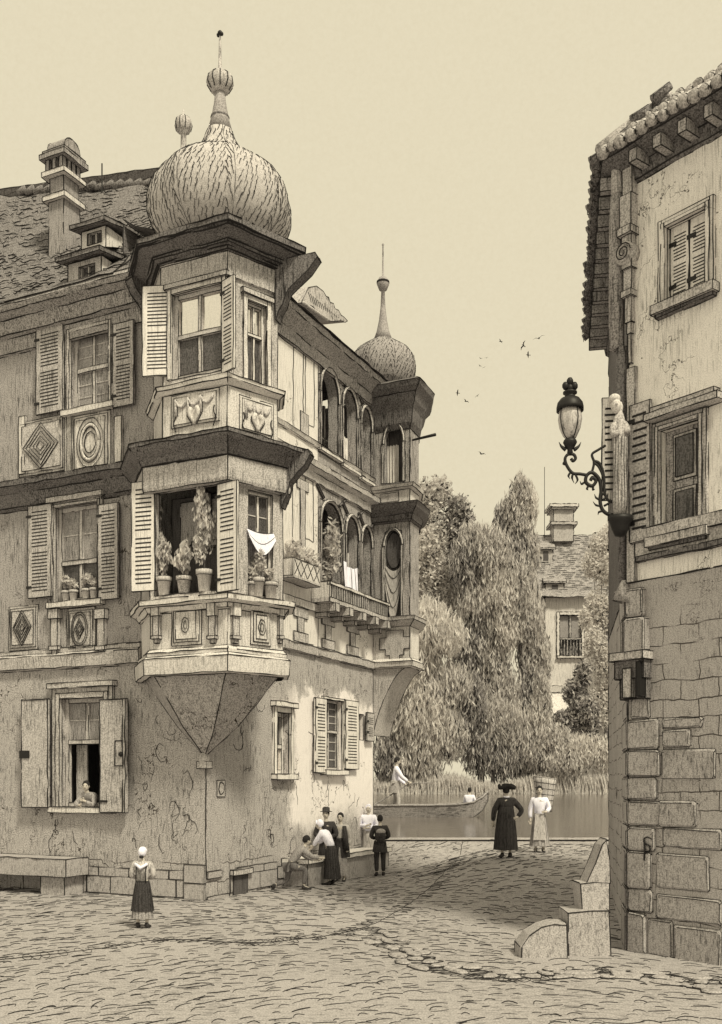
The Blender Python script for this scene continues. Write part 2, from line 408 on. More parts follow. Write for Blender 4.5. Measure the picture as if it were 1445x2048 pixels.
# raised cobble edges: short curved joints pressed in rows across the street
rs = random.Random(3)
cb = MB()
def gpt(x, y, o=.004): return (x, y, ground(x, y) + o)
y = 9.6
while y < QY - .3:
    x = -10 - rs.random()
    step = .25 + .002 * y
    while x < 12:
        x += step * rs.uniform(.55, 1.5)
        if rs.random() < .36: continue
        if abs(x) > y * .45: continue
        cx, cy = x, y + rs.uniform(-.1, .1)
        a0 = math.sin(cx * .35 + cy * .22) * .5 + .15; L_ = rs.uniform(.08, .30) * (1 if rs.random() < .8 else 1.5); bow = rs.uniform(-.02, .10); a0 += rs.gauss(0, .28)
        pts = []
        for i in range(5):
            t = (i / 4 - .5); px_ = t * L_; py_ = bow * (1 - 4 * t * t)
            pts.append(gpt(cx + px_ * math.cos(a0) - py_ * math.sin(a0) * .6, cy + (px_ * math.sin(a0) + py_ * math.cos(a0)) * 1.25))
        r_ = rs.uniform(.003, .0075) * (.6 + y / 30) * (1.5 if rs.random() < .12 else 1)
        cb.lines([pts], r_)
    y += rs.uniform(.11, .18) * (1 + y * .012)
tag(cb.build('street_cobbles'), kind='structure')
# gutter: a sunk drain line of small stones curving across the street
def px_ground(px, py):
    Y = 12.
    for _ in range(60):
        x = (px - 722) * Y / FOC; Y = Y + .5 * ((EYE - ground(x, Y)) * FOC / (py - 1560) - Y)
    return ((px - 722) * Y / FOC, Y)
def spline(pts, n):
    out = []
    for i in range(len(pts) - 1):
        p0, p1, p2, p3 = [Vector(pts[max(0, min(len(pts) - 1, k))]) for k in (i - 1, i, i + 1, i + 2)]
        for j in range(n):
            t = j / n; out.append(.5 * ((2 * p1) + (-p0 + p2) * t + (2 * p0 - 5 * p1 + 4 * p2 - p3) * t * t + (-p0 + 3 * p1 - 3 * p2 + p3) * t ** 3))
    out.append(Vector(pts[-1])); return out
def gutter(pix, stone_w, seed, side=1, big=False, reach=1.0):
    rr = random.Random(seed); mb = MB(); ctr = [px_ground(*p) for p in pix]
    pl = spline([(a, b, 0) for a, b in ctr], 14)
    acc = 0; cur = []
    for i, p in enumerate(pl):
        cur.append(gpt(p.x + rr.uniform(-.02, .02), p.y + rr.uniform(-.03, .03), .006))
        if (rr.random() < .10 and len(cur) > 3) or i == len(pl) - 1:
            mb.lines([cur], rr.uniform(.007, .013)); cur = [cur[-1]]
    for i in range(len(pl) - 1):
        t = (pl[i + 1] - pl[i]); L_ = t.length
        if L_ < 1e-4: continue
        t /= L_; nn = Vector((-t.y, t.x, 0)); k = max(1, int(L_ / stone_w))
        for j in range(k):
            c = pl[i] + t * L_ * (j + .5) / k
            for sd_ in (1, -1):
                if rr.random() < .5: continue
                e = rr.uniform(.6, 1) * stone_w * (1.3 if big else 1.8) * reach
                q = []
                for a in range(7):
                    s_ = a / 6; off = sd_ * (.03 + e * math.sin(PI * s_) ** .6); al = (s_ - .5) * stone_w * .9
                    pp = c + t * (al + off * .3) + nn * off; q.append(gpt(pp.x, pp.y, .006))
                mb.lines([q], rr.uniform(.003, .007))
    return mb
gm = gutter([(925, 1678), (905, 1730), (860, 1775), (790, 1825), (720, 1858), (620, 1876), (500, 1886), (330, 1880), (180, 1900), (-40, 1925)], .16, 5)
tag(gm.build('street_gutter'), kind='structure')
kb_ = MB(); rk = random.Random(21); pl = spline([(*px_ground(*p), 0) for p in [(735, 1868), (790, 1895), (860, 1925), (950, 1948), (1050, 1955), (1150, 1946), (1260, 1950), (1400, 1968), (1520, 1985)]], 16); last = None
for rowk in range(3):
    d_acc = 0; nxt = 0; off0 = (-.02, .24, -.26)[rowk]
    for i in range(len(pl) - 1):
        a, b = pl[i], pl[i + 1]; L_ = (b - a).length; t = (b - a) / max(L_, 1e-6); nn = Vector((-t.y, t.x, 0))
        while nxt < d_acc + L_:
            c = a + t * (nxt - d_acc) + nn * (off0 * 1.1 + rk.uniform(-.09, .09)); ln_ = rk.choice((rk.uniform(.08, .13), rk.uniform(.14, .27))); wd = rk.uniform(.08, .16); nxt += ln_ * 2 + rk.uniform(-.01, .10)
            if rk.random() < (.12, .25, .45)[rowk]: continue
            n = 9; vs = []; ph = rk.uniform(0, 1)
            for (q, h_) in ((1.0, -.03), (.97, .012), (.78, .035)):
                for j in range(n):
                    an = 2 * PI * (j + ph) / n; rr_ = q * (1 + .16 * math.sin(j * 2.1 + ph * 9)); p = c + t * ln_ * rr_ * math.cos(an) + nn * wd * rr_ * math.sin(an); vs.append((p.x, p.y, ground(p.x, p.y) + h_))
            kb_.add(vs, [(k_ * n + j, k_ * n + (j + 1) % n, k_ * n + n + (j + 1) % n, k_ * n + n + j) for k_ in range(2) for j in range(n)] + [tuple(range(2 * n, 3 * n))], 'street')
            kb_.lines([[(x, y, z - .004) for x, y, z in vs[n:2 * n]] + [vs[n]]], rk.uniform(.007, .014))
        d_acc += L_
tag(kb_.build('kerb_stones'), kind='structure')
gm = gutter([(720, 1858), (770, 1885), (850, 1925), (950, 1950), (1060, 1955), (1160, 1940), (1270, 1945), (1460, 1965)], .24, 8, big=True)
tag(gm.build('kerb_line'), kind='structure')

WZ = .78
water_mat = bpy.data.materials.new('water'); water_mat.use_nodes = True
nt = water_mat.node_tree; bs = nt.nodes['Principled BSDF']; bs.inputs['Base Color'].default_value = (.15, .135, .11, 1); bs.inputs['Roughness'].default_value = .10; bs.inputs['Specular IOR Level'].default_value = .30
tc = nt.nodes.new('ShaderNodeTexCoord'); mp = nt.nodes.new('ShaderNodeMapping'); mp.inputs['Scale'].default_value = (.5, 2.6, 1); nz = nt.nodes.new('ShaderNodeTexNoise'); nz.inputs['Scale'].default_value = 1.3; nz.inputs['Detail'].default_value = 5
bp = nt.nodes.new('ShaderNodeBump'); bp.inputs['Distance'].default_value = .018; bp.inputs['Strength'].default_value = .6
nt.links.new(tc.outputs['Object'], mp.inputs[0]); nt.links.new(mp.outputs[0], nz.inputs[0]); nt.links.new(nz.outputs[0], bp.inputs['Height']); nt.links.new(bp.outputs[0], bs.inputs['Normal'])
n2 = nt.nodes.new('ShaderNodeTexNoise'); n2.inputs['Scale'].default_value = 9; mp2 = nt.nodes.new('ShaderNodeMapping'); mp2.inputs['Scale'].default_value = (.10, .9, 1); nt.links.new(tc.outputs['Object'], mp2.inputs[0]); nt.links.new(mp2.outputs[0], n2.inputs[0])
cr = nt.nodes.new('ShaderNodeValToRGB'); cr.color_ramp.elements[0].position = .42; cr.color_ramp.elements[0].color = (.09, .08, .075, 1); cr.color_ramp.elements[1].position = .62; cr.color_ramp.elements[1].color = (.24, .215, .20, 1)
nt.links.new(n2.outputs[0], cr.inputs[0]); nt.links.new(cr.outputs[0], bs.inputs['Base Color'])
M['water'] = water_mat
mb = MB(); mb.add([(-160, QY - .5, WZ), (160, QY - .5, WZ), (160, 136, WZ), (-160, 136, WZ)], [(0, 1, 2, 3)], 'water'); tag(mb.build('river'), kind='structure')
BY = 131
def bankz(x, y): return WZ - .3 + min(1.6, (y - BY) * .16) + .15 * math.sin(x * .3)
g = grid('b', -420, 420, BY - 1, 1400, 60, 60, bankz, 'bank'); tag(g.build('river_bank'), kind='structure')

# ================================================================ CORNER HOUSE (local frame: x along the street front, y along the river side)
HF = Frame(((412 - 722) / FOC * 22, 22.0), R(-25.7))
house = empty('corner_house', (HF.K[0], HF.K[1], 0), HF.a, label='ornate grey and white corner house with shuttered windows, an oriel bay and onion domes', cat='house')
FL = frame((-14, 0), (0, 0)); FL = ((0, 0), FL[1], FL[2]); FS = frame((0, 0), (0, 8.55))
uL = lambda px, py=1560: HF.uv(FL, px, py); rL = lambda *a: HF.rect(FL, *a); rS = lambda *a: HF.rect(FS, *a)
Z0, ZB, ZM, ZE = -.4, 5.25, 9.65, 13.7
ZBs, ZMs, ZEs = 5.94, 10.75, 13.95
TE = 8.55
# window rectangles
wT = rL(143, 658, 222, 815); wM = rL(112, 1010, 200, 1203); wG = rL(124, 1396, 212, 1614)
wG1 = rS(550, 1425, 578, 1548); wG2 = rS(645, 1400, 684, 1540); wG3 = rS(716, 1428, 727, 1480)
def add_cracks(m, fr_, n, ua, ub, rd):
    for i in range(n):             # cracks and worn plaster edges
        u = rd.uniform(ua, ub); z = rd.uniform(.7, 4.6); pts = []; a = rd.uniform(0, 6)
        if fr_ is FL and wG[0] - .8 < u < wG[1] + .8 and z > 1.6: continue
        for j in range(rd.randint(4, 14)):
            p_, d_, n_2 = fr_; pts.append((p_[0] + d_[0] * u + n_2[0] * .004, p_[1] + d_[1] * u + n_2[1] * .004, z)); a += rd.gauss(0, .9); u += .06 * math.cos(a); z += .08 * math.sin(a)
        m.lines([pts], rd.uniform(.005, .010))
m = MB(); add_cracks(m, FL, 40, -4.6, -.2, random.Random(4)); wall(m, FL, -14, 0, Z0, ZB, 'plaster_base', [wG], .3); m.build('ground_floor_wall', house, .013)
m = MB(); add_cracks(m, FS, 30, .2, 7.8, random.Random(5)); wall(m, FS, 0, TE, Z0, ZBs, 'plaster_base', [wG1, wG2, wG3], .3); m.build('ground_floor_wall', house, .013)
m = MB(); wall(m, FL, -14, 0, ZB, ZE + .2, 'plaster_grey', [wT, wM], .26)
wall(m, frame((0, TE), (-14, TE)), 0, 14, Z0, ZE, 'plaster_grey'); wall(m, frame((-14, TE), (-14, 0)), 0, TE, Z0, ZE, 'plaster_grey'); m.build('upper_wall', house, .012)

# river side upper wall with the two arcades
tw = HF.uv(FS, 636)[0]
def arches(spec): return [(*rS(x0, y0, x1, y1), ah) for x0, y0, x1, y1, ah in spec]
A1 = arches([(640, 742, 676, 908, .72), (684, 782, 713, 938, .62), (721, 818, 742, 962, .55)])
A2 = arches([(640, 1008, 682, 1192, .62), (690, 1036, 716, 1210, .55), (722, 1056, 742, 1220, .5)])
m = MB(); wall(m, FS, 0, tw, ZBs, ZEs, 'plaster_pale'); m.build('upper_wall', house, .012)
m = MB(); wall(m, FS, tw, TE, ZBs + 1.05, ZMs + .62, 'timber', A2, .3); wall(m, FS, tw, TE, ZMs + .62, ZEs, 'timber', A1, .3)
o = m.build('arcade', house, .013); o['label'] = 'two storeys of dark timber arches along the river side'
m = MB(); wall(m, FS, tw, TE, ZBs, ZBs + 1.05, 'plaster_pale'); m.build('parapet_wall', house, .012)
# arcade interiors: posts, braces, dim back wall, rails
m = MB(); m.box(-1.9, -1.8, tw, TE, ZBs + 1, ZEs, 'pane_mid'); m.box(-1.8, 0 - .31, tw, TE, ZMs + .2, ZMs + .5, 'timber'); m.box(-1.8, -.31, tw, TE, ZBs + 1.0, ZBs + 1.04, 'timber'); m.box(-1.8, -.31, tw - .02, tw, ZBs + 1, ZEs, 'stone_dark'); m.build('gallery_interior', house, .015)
m = MB()
for A in (A1, A2):
    for i, h in enumerate(A):
        m.mark(); a, b, c, e, ah = h
        for uu in (a - .08, b + .02): m.wb(FS, uu, uu + .07, c, e - ah * .4, .0, .07, 'timber')
        cu = (a + b) / 2; rr_ = (b - a) / 2; pts = [(cu + (rr_ + .05) * math.cos(t * PI / 10), e - ah + (ah + .06) * math.sin(t * PI / 10)) for t in range(11)]
        m.tube([(0.035, u, v) for u, v in pts], .05, 'stone', 4, False)
        for sgn in (-1, 1):      # carved spandrel braces
            m.tube([(.03, cu + sgn * rr_ * .75, e + .05), (.03, cu + sgn * (rr_ + .22), e + .30)], .035, 'stone_dark', 4, False)
        m.wb(FS, a - .1, b + .1, c - .07, c + .02, .0, .1, 'stone_pale')
        m.wb(FS, (a + b) / 2 + .1, (a + b) / 2 + .16, c, e - .25, -.9, -.84, 'frame'); m.wb(FS, a, b, c + .95, c + 1.02, -.9, -.84, 'frame')
m.build_pieces('arch_trim', house, .012)
# curtains hanging in the galleries
def curtain(parent, fr, u0, u1, v0, v1, o_, m_='curtain', folds=5, name='curtain'):
    mb = MB(); p, d, n = fr; k = folds * 4; vs = []
    for j, v in enumerate((v0, (v0 + v1) / 2, v1)):
        for i in range(k + 1):
            u = u0 + (u1 - u0) * i / k; q = .05 * math.sin(i / 4 * 2 * PI) + o_; bul = .03 * math.sin(i * .9 + j)
            vs.append((p[0] + d[0] * u + n[0] * q, p[1] + d[1] * u + n[1] * q, v + (bul if j == 0 else 0)))
    mb.add(vs, [(j * (k + 1) + i, j * (k + 1) + i + 1, (j + 1) * (k + 1) + i + 1, (j + 1) * (k + 1) + i) for j in range(2) for i in range(k)], m_, True)
    return mb.build(name, parent)
curtain(house, FS, A1[1][0] + .1, A1[1][1] - .05, A1[1][2], A1[1][3] - 1.2, -.25)
curtain(house, FS, A1[2][0] + .2, A1[2][1] - .1, A1[2][2], A1[2][3] - 1.0, -.3, 'cloth_pale')
curtain(house, FS, A2[1][0] + .1, A2[1][1], A2[1][2] + .1, A2[1][3] - .9, -.28, 'cloth_pale')

# ---- the oriel bay plan
def bay_plan(px1, px3):
    s1 = HF.uv(((0, -1), (1, 0), (0, -1)), px1)[0]; s2 = 1.21
    d3 = (math.sin(R(22)), math.cos(R(22))); u3 = HF.uv(((s2, -1), d3, (0, 0)), px3)[0]
    p3 = (s2 + d3[0] * u3, -1 + d3[1] * u3)
    return [(s1 - 1.0, 0), (s1, -1), (s2, -1), p3, (p3[0] - .35, p3[1] + .55), (0, p3[1] + .9)]
BU, BLW = bay_plan(326, 555), bay_plan(300, 566)
zb0, zb1, zb2, zb3, zb4, zb5, zb6 = 4.82, 5.28, 6.30, 8.64, 9.50, 10.75, 12.80   # base, belt, lower sill, lower cornice, cornice top, upper sill, upper cornice
bay = None
def bay_level(plan, z0, z1, mt, holes, name):
    m = MB()
    for i in range(len(plan) - 1):
        fr = frame(plan[i], plan[i + 1]); L_ = math.hypot(plan[i + 1][0] - plan[i][0], plan[i + 1][1] - plan[i][1])
        wall(m, fr, 0, L_, z0, z1, mt, holes.get(i, []), .14)
    return m.build(name, house, .013)
fU1, fU2 = frame(BU[1], BU[2]), frame(BU[2], BU[3]); fL1, fL2 = frame(BLW[1], BLW[2]), frame(BLW[2], BLW[3]); fU0, fL0 = frame(BU[0], BU[1]), frame(BLW[0], BLW[1])
hU1 = HF.rect(fU1, 345, 578, 446, 750); hU2 = HF.rect(fU2, 493, 607, 532, 772)
hL1 = HF.rect(fL1, 310, 975, 446, 1186); hL2 = HF.rect(fL2, 496, 985, 545, 1195)
bay_level(BLW, zb0, zb2, 'stone_pale', {}, 'oriel_parapet')
bay_level(BLW, zb2, zb4, 'stone', {1: [hL1], 2: [hL2]}, 'oriel_wall')
bay_level(BU, zb4, zb5, 'stone_pale', {}, 'oriel_parapet')
bay_level(BU, zb5, ZEs, 'stone', {1: [hU1], 2: [hU2]}, 'oriel_wall')
# floors inside so that nothing shows through
m = MB(); m.prism(BLW, zb2 - .1, zb2 - .03, 'inside'); m.prism(BU, zb4 + .02, zb4 + .08, 'inside'); m.prism([(x * .98, y * .98) for x, y in BLW], zb0 + .01, zb0 + .08, 'stone'); m.build('oriel_floor', house)
# console tapering down onto the house corner
m = MB(); base = [(x, y, zb0 + .0) for x, y in BLW]; ap = [(-.02, -.02, 3.1)]
n_ = len(base); top = [(x * .94, y * .94, zb0 - .0) for x, y in BLW]
mid = [(x * .42, y * .42, 3.75) for x, y in BLW]
m.add(top + mid, [(i + n_, i + 1 + n_, i + 1, i) for i in range(n_ - 1)], 'plaster_base')
m.add(mid + ap, [(i, n_, i + 1) for i in range(n_ - 1)], 'plaster_base')
o = m.build('oriel_console', house, .013)
m = MB(); m.ball((-.02, -.03, 3.05), .13, 'stone', 8, .15); m.box(-.16, .1, -.12, .1, 2.85, 3.0, 'stone'); m.build('console_boss', house, .01)
# mouldings
m = MB(); m.sweep(BLW, [(.0, zb0 - .04), (.13, zb0 - .02), (.15, zb0 + .30), (.08, zb0 + .36), (.08, zb0 + .44), (.02, zb0 + .50), (0, zb0 + .51)], 'stone_pale', wob=.01); m.build('belt_moulding', house, .014)
m = MB(); m.sweep(BLW, [(.0, zb2 - .22), (.05, zb2 - .20), (.12, zb2 - .10), (.24, zb2 - .06), (.25, zb2 + .04), (.0, zb2 + .06)], 'plaster_pale', wob=.012); m.build('window_ledge', house, .014)
m = MB(); m.sweep(BU, [(.0, zb5 - .14), (.05, zb5 - .12), (.14, zb5 - .05), (.16, zb5 + .03), (.0, zb5 + .05)], 'plaster_pale', wob=.012); m.build('window_ledge', house, .014)
m = MB(); m.sweep(BLW, [(.0, zb3 - .02), (.14, zb3), (.16, zb3 + .06), (.16, zb3 + .50), (.18, zb3 + .51), (.0, zb3 + .52)], 'stone', wob=.006); m.build('frieze', house, .013)
m = MB(); m.sweep(BLW, [(.17, zb3 + .51), (.20, zb3 + .54), (.24, zb3 + .62), (.34, zb3 + .72), (.42, zb3 + .79), (.44, zb3 + .83), (.46, zb3 + .84), (.46, zb3 + .92), (.38, zb3 + .95), (.0, zb4 + .18)], 'stone_dark', wob=.018); o = m.build('cornice', house, .018); o['label'] = 'dark flaring cornice round the middle of the oriel'
m = MB(); m.sweep(BU, [(.0, zb6), (.05, zb6 + .02), (.05, zb6 + .50), (.08, zb6 + .52), (.0, zb6 + .53)], 'stone', wob=.006); m.build('frieze', house, .013)
rim = [(.04, zb6 + .50), (.10, zb6 + .52), (.11, zb6 + .57), (.20, zb6 + .60), (.22, zb6 + .66), (.36, zb6 + .72), (.50, zb6 + .76), (.52, zb6 + .80), (.56, zb6 + .81), (.57, zb6 + .91), (.45, zb6 + .96), (-.35, zb6 + 1.25)]
m = MB(); m.sweep(BU, rim, 'stone_dark', wob=.02)
m.prism([(x * .7 + 0, y * .7) for x, y in BU], zb6 + 1.0, zb6 + 1.3, 'stone_dark'); o = m.build('cornice', house, .018); o['label'] = 'dark flaring roof cornice under the large dome'
# curled eaves tips at both ends of the top cornice
def scroll_bracket(x, y, dx, dy, z0, z1, out, th):
    l = math.hypot(dx, dy); dx /= l; dy /= l; pr = [(0, z0), (0, z1), (out, z1 + .04)] + [(out * (1 - t / 7) ** 2.1 + .05 + .04 * math.sin(t * 1.6), z1 - .06 - (z1 - z0 - .02) * (t / 7) ** .8) for t in range(8)]
    n_ = len(pr); m = MB(); vs = []
    for e in (-th, th): vs += [(x + dx * o_ - dy * e, y + dy * o_ + dx * e, z) for o_, z in pr]
    m.add(vs, [tuple(range(n_)), tuple(range(n_, 2 * n_))[::-1]] + [(i, i + n_, (i + 1) % n_ + n_, (i + 1) % n_) for i in range(n_)], 'stone_dark'); m.build('eaves_bracket', house, .015)
scroll_bracket(BU[3][0], BU[3][1], .9, .15, zb6 - .5, zb6 + .70, .88, .13)
scroll_bracket(BU[0][0], BU[0][1], -.3, -.9, zb6 - .3, zb6 + .78, .6, .13)
scroll_bracket(BLW[3][0], BLW[3][1], .9, .15, zb3 - .25, zb3 + .84, .60, .11)
# windows of the bay
window(house, fU1, (hU1[0], hU1[1], hU1[2], hU1[3]), .12, 2, 2, 'frame', 'pane', 'pane_light', .5, 0, .09)
window(house, fU2, hU2, .12, 2, 2, 'frame_pale', 'pane', 'pane_light', .62, 0, .06)
window(house, fL2, hL2, .12, 2, 2, 'frame_pale', 'pane_mid', 'pane', .56, 1, .06)
m = MB()   # the big lower opening: deep dim room with a glazed back
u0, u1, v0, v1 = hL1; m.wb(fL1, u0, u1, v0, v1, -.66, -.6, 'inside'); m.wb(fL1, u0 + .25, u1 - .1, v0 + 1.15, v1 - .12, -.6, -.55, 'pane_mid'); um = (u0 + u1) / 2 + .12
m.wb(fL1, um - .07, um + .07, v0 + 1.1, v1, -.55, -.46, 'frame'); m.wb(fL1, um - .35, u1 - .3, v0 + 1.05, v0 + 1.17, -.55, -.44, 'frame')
m.build('window', house, .014)
for (fr_, r_) in ((fU1, hU1), (fU2, hU2)):
    m = MB(); u0, u1, v0, v1 = r_; t = .10
    m.wb(fr_, u0 - t, u0, v0, v1 + t, 0, .05, 'stone_pale'); m.wb(fr_, u1, u1 + t, v0, v1 + t, 0, .05, 'stone_pale'); m.wb(fr_, u0, u1, v1, v1 + t, 0, .048, 'stone_pale'); m.wb(fr_, u0 - t - .05, u1 + t + .05, v1 + t, v1 + t + .1, 0, .10, 'stone'); m.build('window_surround', house, .012)
# bay shutters (open, swung out on their hinges)
def swing(px0, px1, y0a, y1a, hinge_fr, hinge_u, deg, wdt, m_, lab):
    p, d, n = hinge_fr; h = (p[0] + d[0] * hinge_u, p[1] + d[1] * hinge_u); a = R(deg); base_a = math.atan2(d[1], d[0]) + a
    fr = (h, (math.cos(base_a), math.sin(base_a)), (math.sin(base_a), -math.cos(base_a)))
    z0 = HF.uv(fr, (px0 + px1) / 2, y1a)[1]; z1 = HF.uv(fr, (px0 + px1) / 2, y0a)[1]
    shutter(house, fr, 0, wdt, z0, z1, .0, .05, m_, 22, .013, True, lab)
swing(275, 322, 572, 752, fU1, hU1[0] - .03, 200, .62, 'shutter', 'pale louvred shutter left of the upper oriel window')
swing(448, 488, 552, 738, fU1, hU1[1] + .02, -22, .40, 'shutter', 'pale louvred shutter at the corner of the upper oriel')
swing(243, 293, 965, 1183, fL1, hL1[0] - .0, 188, .56, 'shutter', 'pale louvred shutter left of the flower filled oriel window')
swing(432, 488, 965, 1182, fL1, hL1[1] - .10, -12, .56, 'shutter', 'pale louvred shutter at the corner of the lower oriel')
# parapet panels and carved ornament on the bay
m = MB()
r = HF.rect(fU1, 345, 785, 440, 850)
r2 = HF.rect(fU2, 478, 800, 545, 870)
for fr_, q in ((fU1, r), (fU2, r2)):
    m.mark(); panel(m, fr_, q, 'stone_pale', .03, n=2); u0, u1, v0, v1 = q; w_ = u1 - u0; P = lambda u, v, o=.065: (fr_[0][0] + fr_[1][0] * u + fr_[2][0] * o, fr_[0][1] + fr_[1][1] * u + fr_[2][1] * o, v)
    for k in range(3 if w_ > .8 else 2):
        kk = 3 if w_ > .8 else 2; a = u0 + .12 + (w_ - .24) * k / kk; b = a + (w_ - .24) / kk
        for dd in (.0, .07, .13): m.tube([P(a + (b - a) * i / 8, v1 - .12 - (.16 - dd * .5) * math.sin(PI * i / 8) - dd * .4) for i in range(9)], .016 if dd else .03, 'ink' if dd == 0.07 else 'stone', 5)
        m.tube([P(a, v1 - .1), P(a + .02, v1 - .45)], .03, 'stone', 5); m.tube([P(a + .03, v1 - .1), P(a + .05, v1 - .45)], .01, 'ink', 3)
    for sg in (-1, 1):
        m.tube([P((u0 + u1) / 2 + sg * (.06 + .05 * math.sin(i)), v1 - .32 - .07 * i) for i in range(6)], [.05, .06, .05, .035, .03, .012], 'stone_pale', 6)
        m.tube([P((u0 + u1) / 2 + sg * (.12 + .06 * math.sin(i)), v1 - .34 - .07 * i) for i in range(6)], .011, 'ink', 3)
        m.tube([P((u0 + u1) / 2 + sg * (w_ * .42 - .03 * math.sin(i * 1.3)), v1 - .35 - .07 * i) for i in range(7)], .014, 'ink', 3)
m.build_pieces('carved_panel', house, .010)
m = MB()
for fr_, rects in ((fL1, [(345, 1212, 405, 1290)]), (fL2, [(500, 1220, 540, 1290)])):
    for q in rects:
        m.mark(); r = HF.rect(fr_, *q); panel(m, fr_, r, 'stone_pale', .025, n=3); cu, cv = (r[0] + r[1]) / 2, (r[2] + r[3]) / 2
        outline(m, fr_, oval(cu, cv, .09, .16), .011, .075); outline(m, fr_, oval(cu, cv, .04, .09), .009, .075)
m.build_pieces('carved_panel', house, .011)
for fr_, px_, w_ in ((fL1, 316, .2), (fL1, 428, .2), (fL2, 468, .2), (fL2, 558, .12)):
    u, _ = HF.uv(fr_, px_); m = MB(); zt = HF.uv(fr_, px_, 1205)[1]; zl = HF.uv(fr_, px_, 1285)[1]; h_ = zt - zl
    m.wb(fr_, u - w_ / 2, u + w_ / 2, zt - h_ * .35, zt, 0, .12, 'stone_pale'); m.wb(fr_, u - w_ * .4, u + w_ * .4, zl + h_ * .15, zt - h_ * .35, 0, .08, 'stone'); m.wb(fr_, u - w_ * .5, u + w_ * .5, zl + h_ * .08, zl + h_ * .16, 0, .11, 'stone')
    m.wb(fr_, u - w_ * .25, u + w_ * .25, zl - .02, zl + h_ * .08, 0, .07, 'stone'); m.build('bracket', house, .010)

# ---- domes
def dome(cx, cy, pxc, Y, prof, mt, ln, rows, label, spire_from):
    """prof: (radius px, image y)"""
    k = Y / FOC; m = MB(); body = [(r * k, EYE + (1560 - yy) * k) for r, yy in prof]
    split = spire_from
    m.lathe((cx, cy, 0), body[:split + 1], mt, 48, .05, 8, ph=R(11))
    sk = []; rd = random.Random(len(prof))
    zs = [b[1] for b in body[:split + 1]]
    def rad(z):
        for i in range(split):
            (r0, z0), (r1, z1) = body[i], body[i + 1]
            if z0 <= z <= z1: return r0 + (r1 - r0) * (z - z0) / max(1e-6, z1 - z0)
        return body[split][0]
    zmin, zmax = zs[0], zs[-1]; z = zmin + .05
    while z < zmax - .08:
        n = max(8, int(2 * PI * rad(z) / (.125 if ln > 1 else .11)))
        for j in range(n):
            if rd.random() < .07: continue
            a = 2 * PI * (j + rd.uniform(-.25, .25)) / n; pts = []; da = .5 * 2 * PI / n
            hh = rd.uniform(.08, .12) * (ln ** .5)
            ga = (a % (PI / 4)); near = min(ga, PI / 4 - ga) < .10
            for i in range(5):
                t = i / 4; zz = z + hh * (1 - (1 - t) ** 2); aa = a + da * (.75 * math.sin(PI * t * .8) if not near else 1.0 * t * (1 if ga < .39 else -1)); rr_ = rad(zz)
                rr_ *= (1 + .05 * (abs(math.cos(aa * 4)) - .6)); pts.append((cx + (rr_ + .008) * math.cos(aa), cy + (rr_ + .008) * math.sin(aa), zz))
            sk.append((pts, rd.uniform(.005, .011)))
        z += rows
    for p, r_ in sk: m.lines([p], r_)
    for g_ in range(8):
        a = g_ * PI / 4; pts = []
        for i in range(26):
            zz = zmin + (zmax - zmin) * i / 25; rr_ = rad(zz) * 1.02 + .004; pts.append((cx + rr_ * math.cos(a), cy + rr_ * math.sin(a), zz))
        m.tube(pts, [.007 if rd.random() < .6 else .002 for _ in pts], 'ink', 3, False)
    d = m.build('onion_dome', house); d['label'] = label
    m = MB(); m.lathe((cx, cy, 0), body[split:], 'slate_dark', 14)
    return d, k, m
kC = 22.4 / FOC; cc = HF.L((440 - 722) * kC, 22.4)
d, k, m = dome(cc[0], cc[1], 440, 22.4, [(92, 508), (116, 490), (133, 464), (141, 438), (141, 412), (134, 387), (119, 364), (98, 345), (76, 330), (57, 318), (43, 304), (33, 287), (25, 264), (18, 238), (13, 212), (10, 186)], 'slate', 2, .118, 'large shingled onion dome over the oriel', 12)
zf = lambda yy, k=k: EYE + (1560 - yy) * k
m.lathe((cc[0], cc[1], 0), [(16 * k, zf(240)), (19 * k, zf(237)), (19 * k, zf(234)), (14 * k, zf(231))], 'stone_dark', 12)
m.lathe((cc[0], cc[1], 0), [(8 * k, zf(186)), (18 * k, zf(182)), (26 * k, zf(168)), (24 * k, zf(155)), (14 * k, zf(146)), (5 * k, zf(142)), (3.5 * k, zf(135)), (1.6 * k, zf(70))], 'stone', 20, .16, 10)
for a in range(10):
    m.tube([(cc[0] + r_ * k * math.cos(a * PI / 5 + .3), cc[1] + r_ * k * math.sin(a * PI / 5 + .3), zf(yy)) for r_, yy in ((18.5, 182), (26.5, 168), (24.5, 155), (14, 146))], .012, 'ink', 3)
m.lathe((cc[0], cc[1], 0), [(3.5 * k, zf(142)), (2.2 * k, zf(110)), (1.5 * k, zf(66))], 'iron', 8)
m.ball((cc[0], cc[1], zf(66)), 5 * k, 'iron', 8); m.ball((cc[0] + 4 * k, cc[1], zf(69)), 4 * k, 'iron', 6); m.ball((cc[0] - 4 * k, cc[1], zf(69)), 4 * k, 'iron', 6)
m.build('finial', d)
# small finial behind the large dome
Yb = 25.0; kb = Yb / FOC; cb_ = HF.L((367 - 722) * kb, Yb); zf2 = lambda yy: EYE + (1560 - yy) * kb
m = MB(); m.lathe((cb_[0], cb_[1], 0), [(14 * kb, zf2(420)), (12 * kb, zf2(330)), (6 * kb, zf2(296)), (5.5 * kb, zf2(268)), (14 * kb, zf2(262)), (17 * kb, zf2(250)), (15 * kb, zf2(240)), (6 * kb, zf2(232)), (1.5 * kb, zf2(230)), (1.2 * kb, zf2(217))], 'stone', 14, .12, 10)
for a in range(9): m.tube([(cb_[0] + r_ * kb * math.cos(a * PI / 4.5), cb_[1] + r_ * kb * math.sin(a * PI / 4.5), zf2(yy)) for r_, yy in ((14.5, 262), (17.5, 250), (15, 240), (7, 233))], .011, 'ink', 3)
m.build('finial', house)

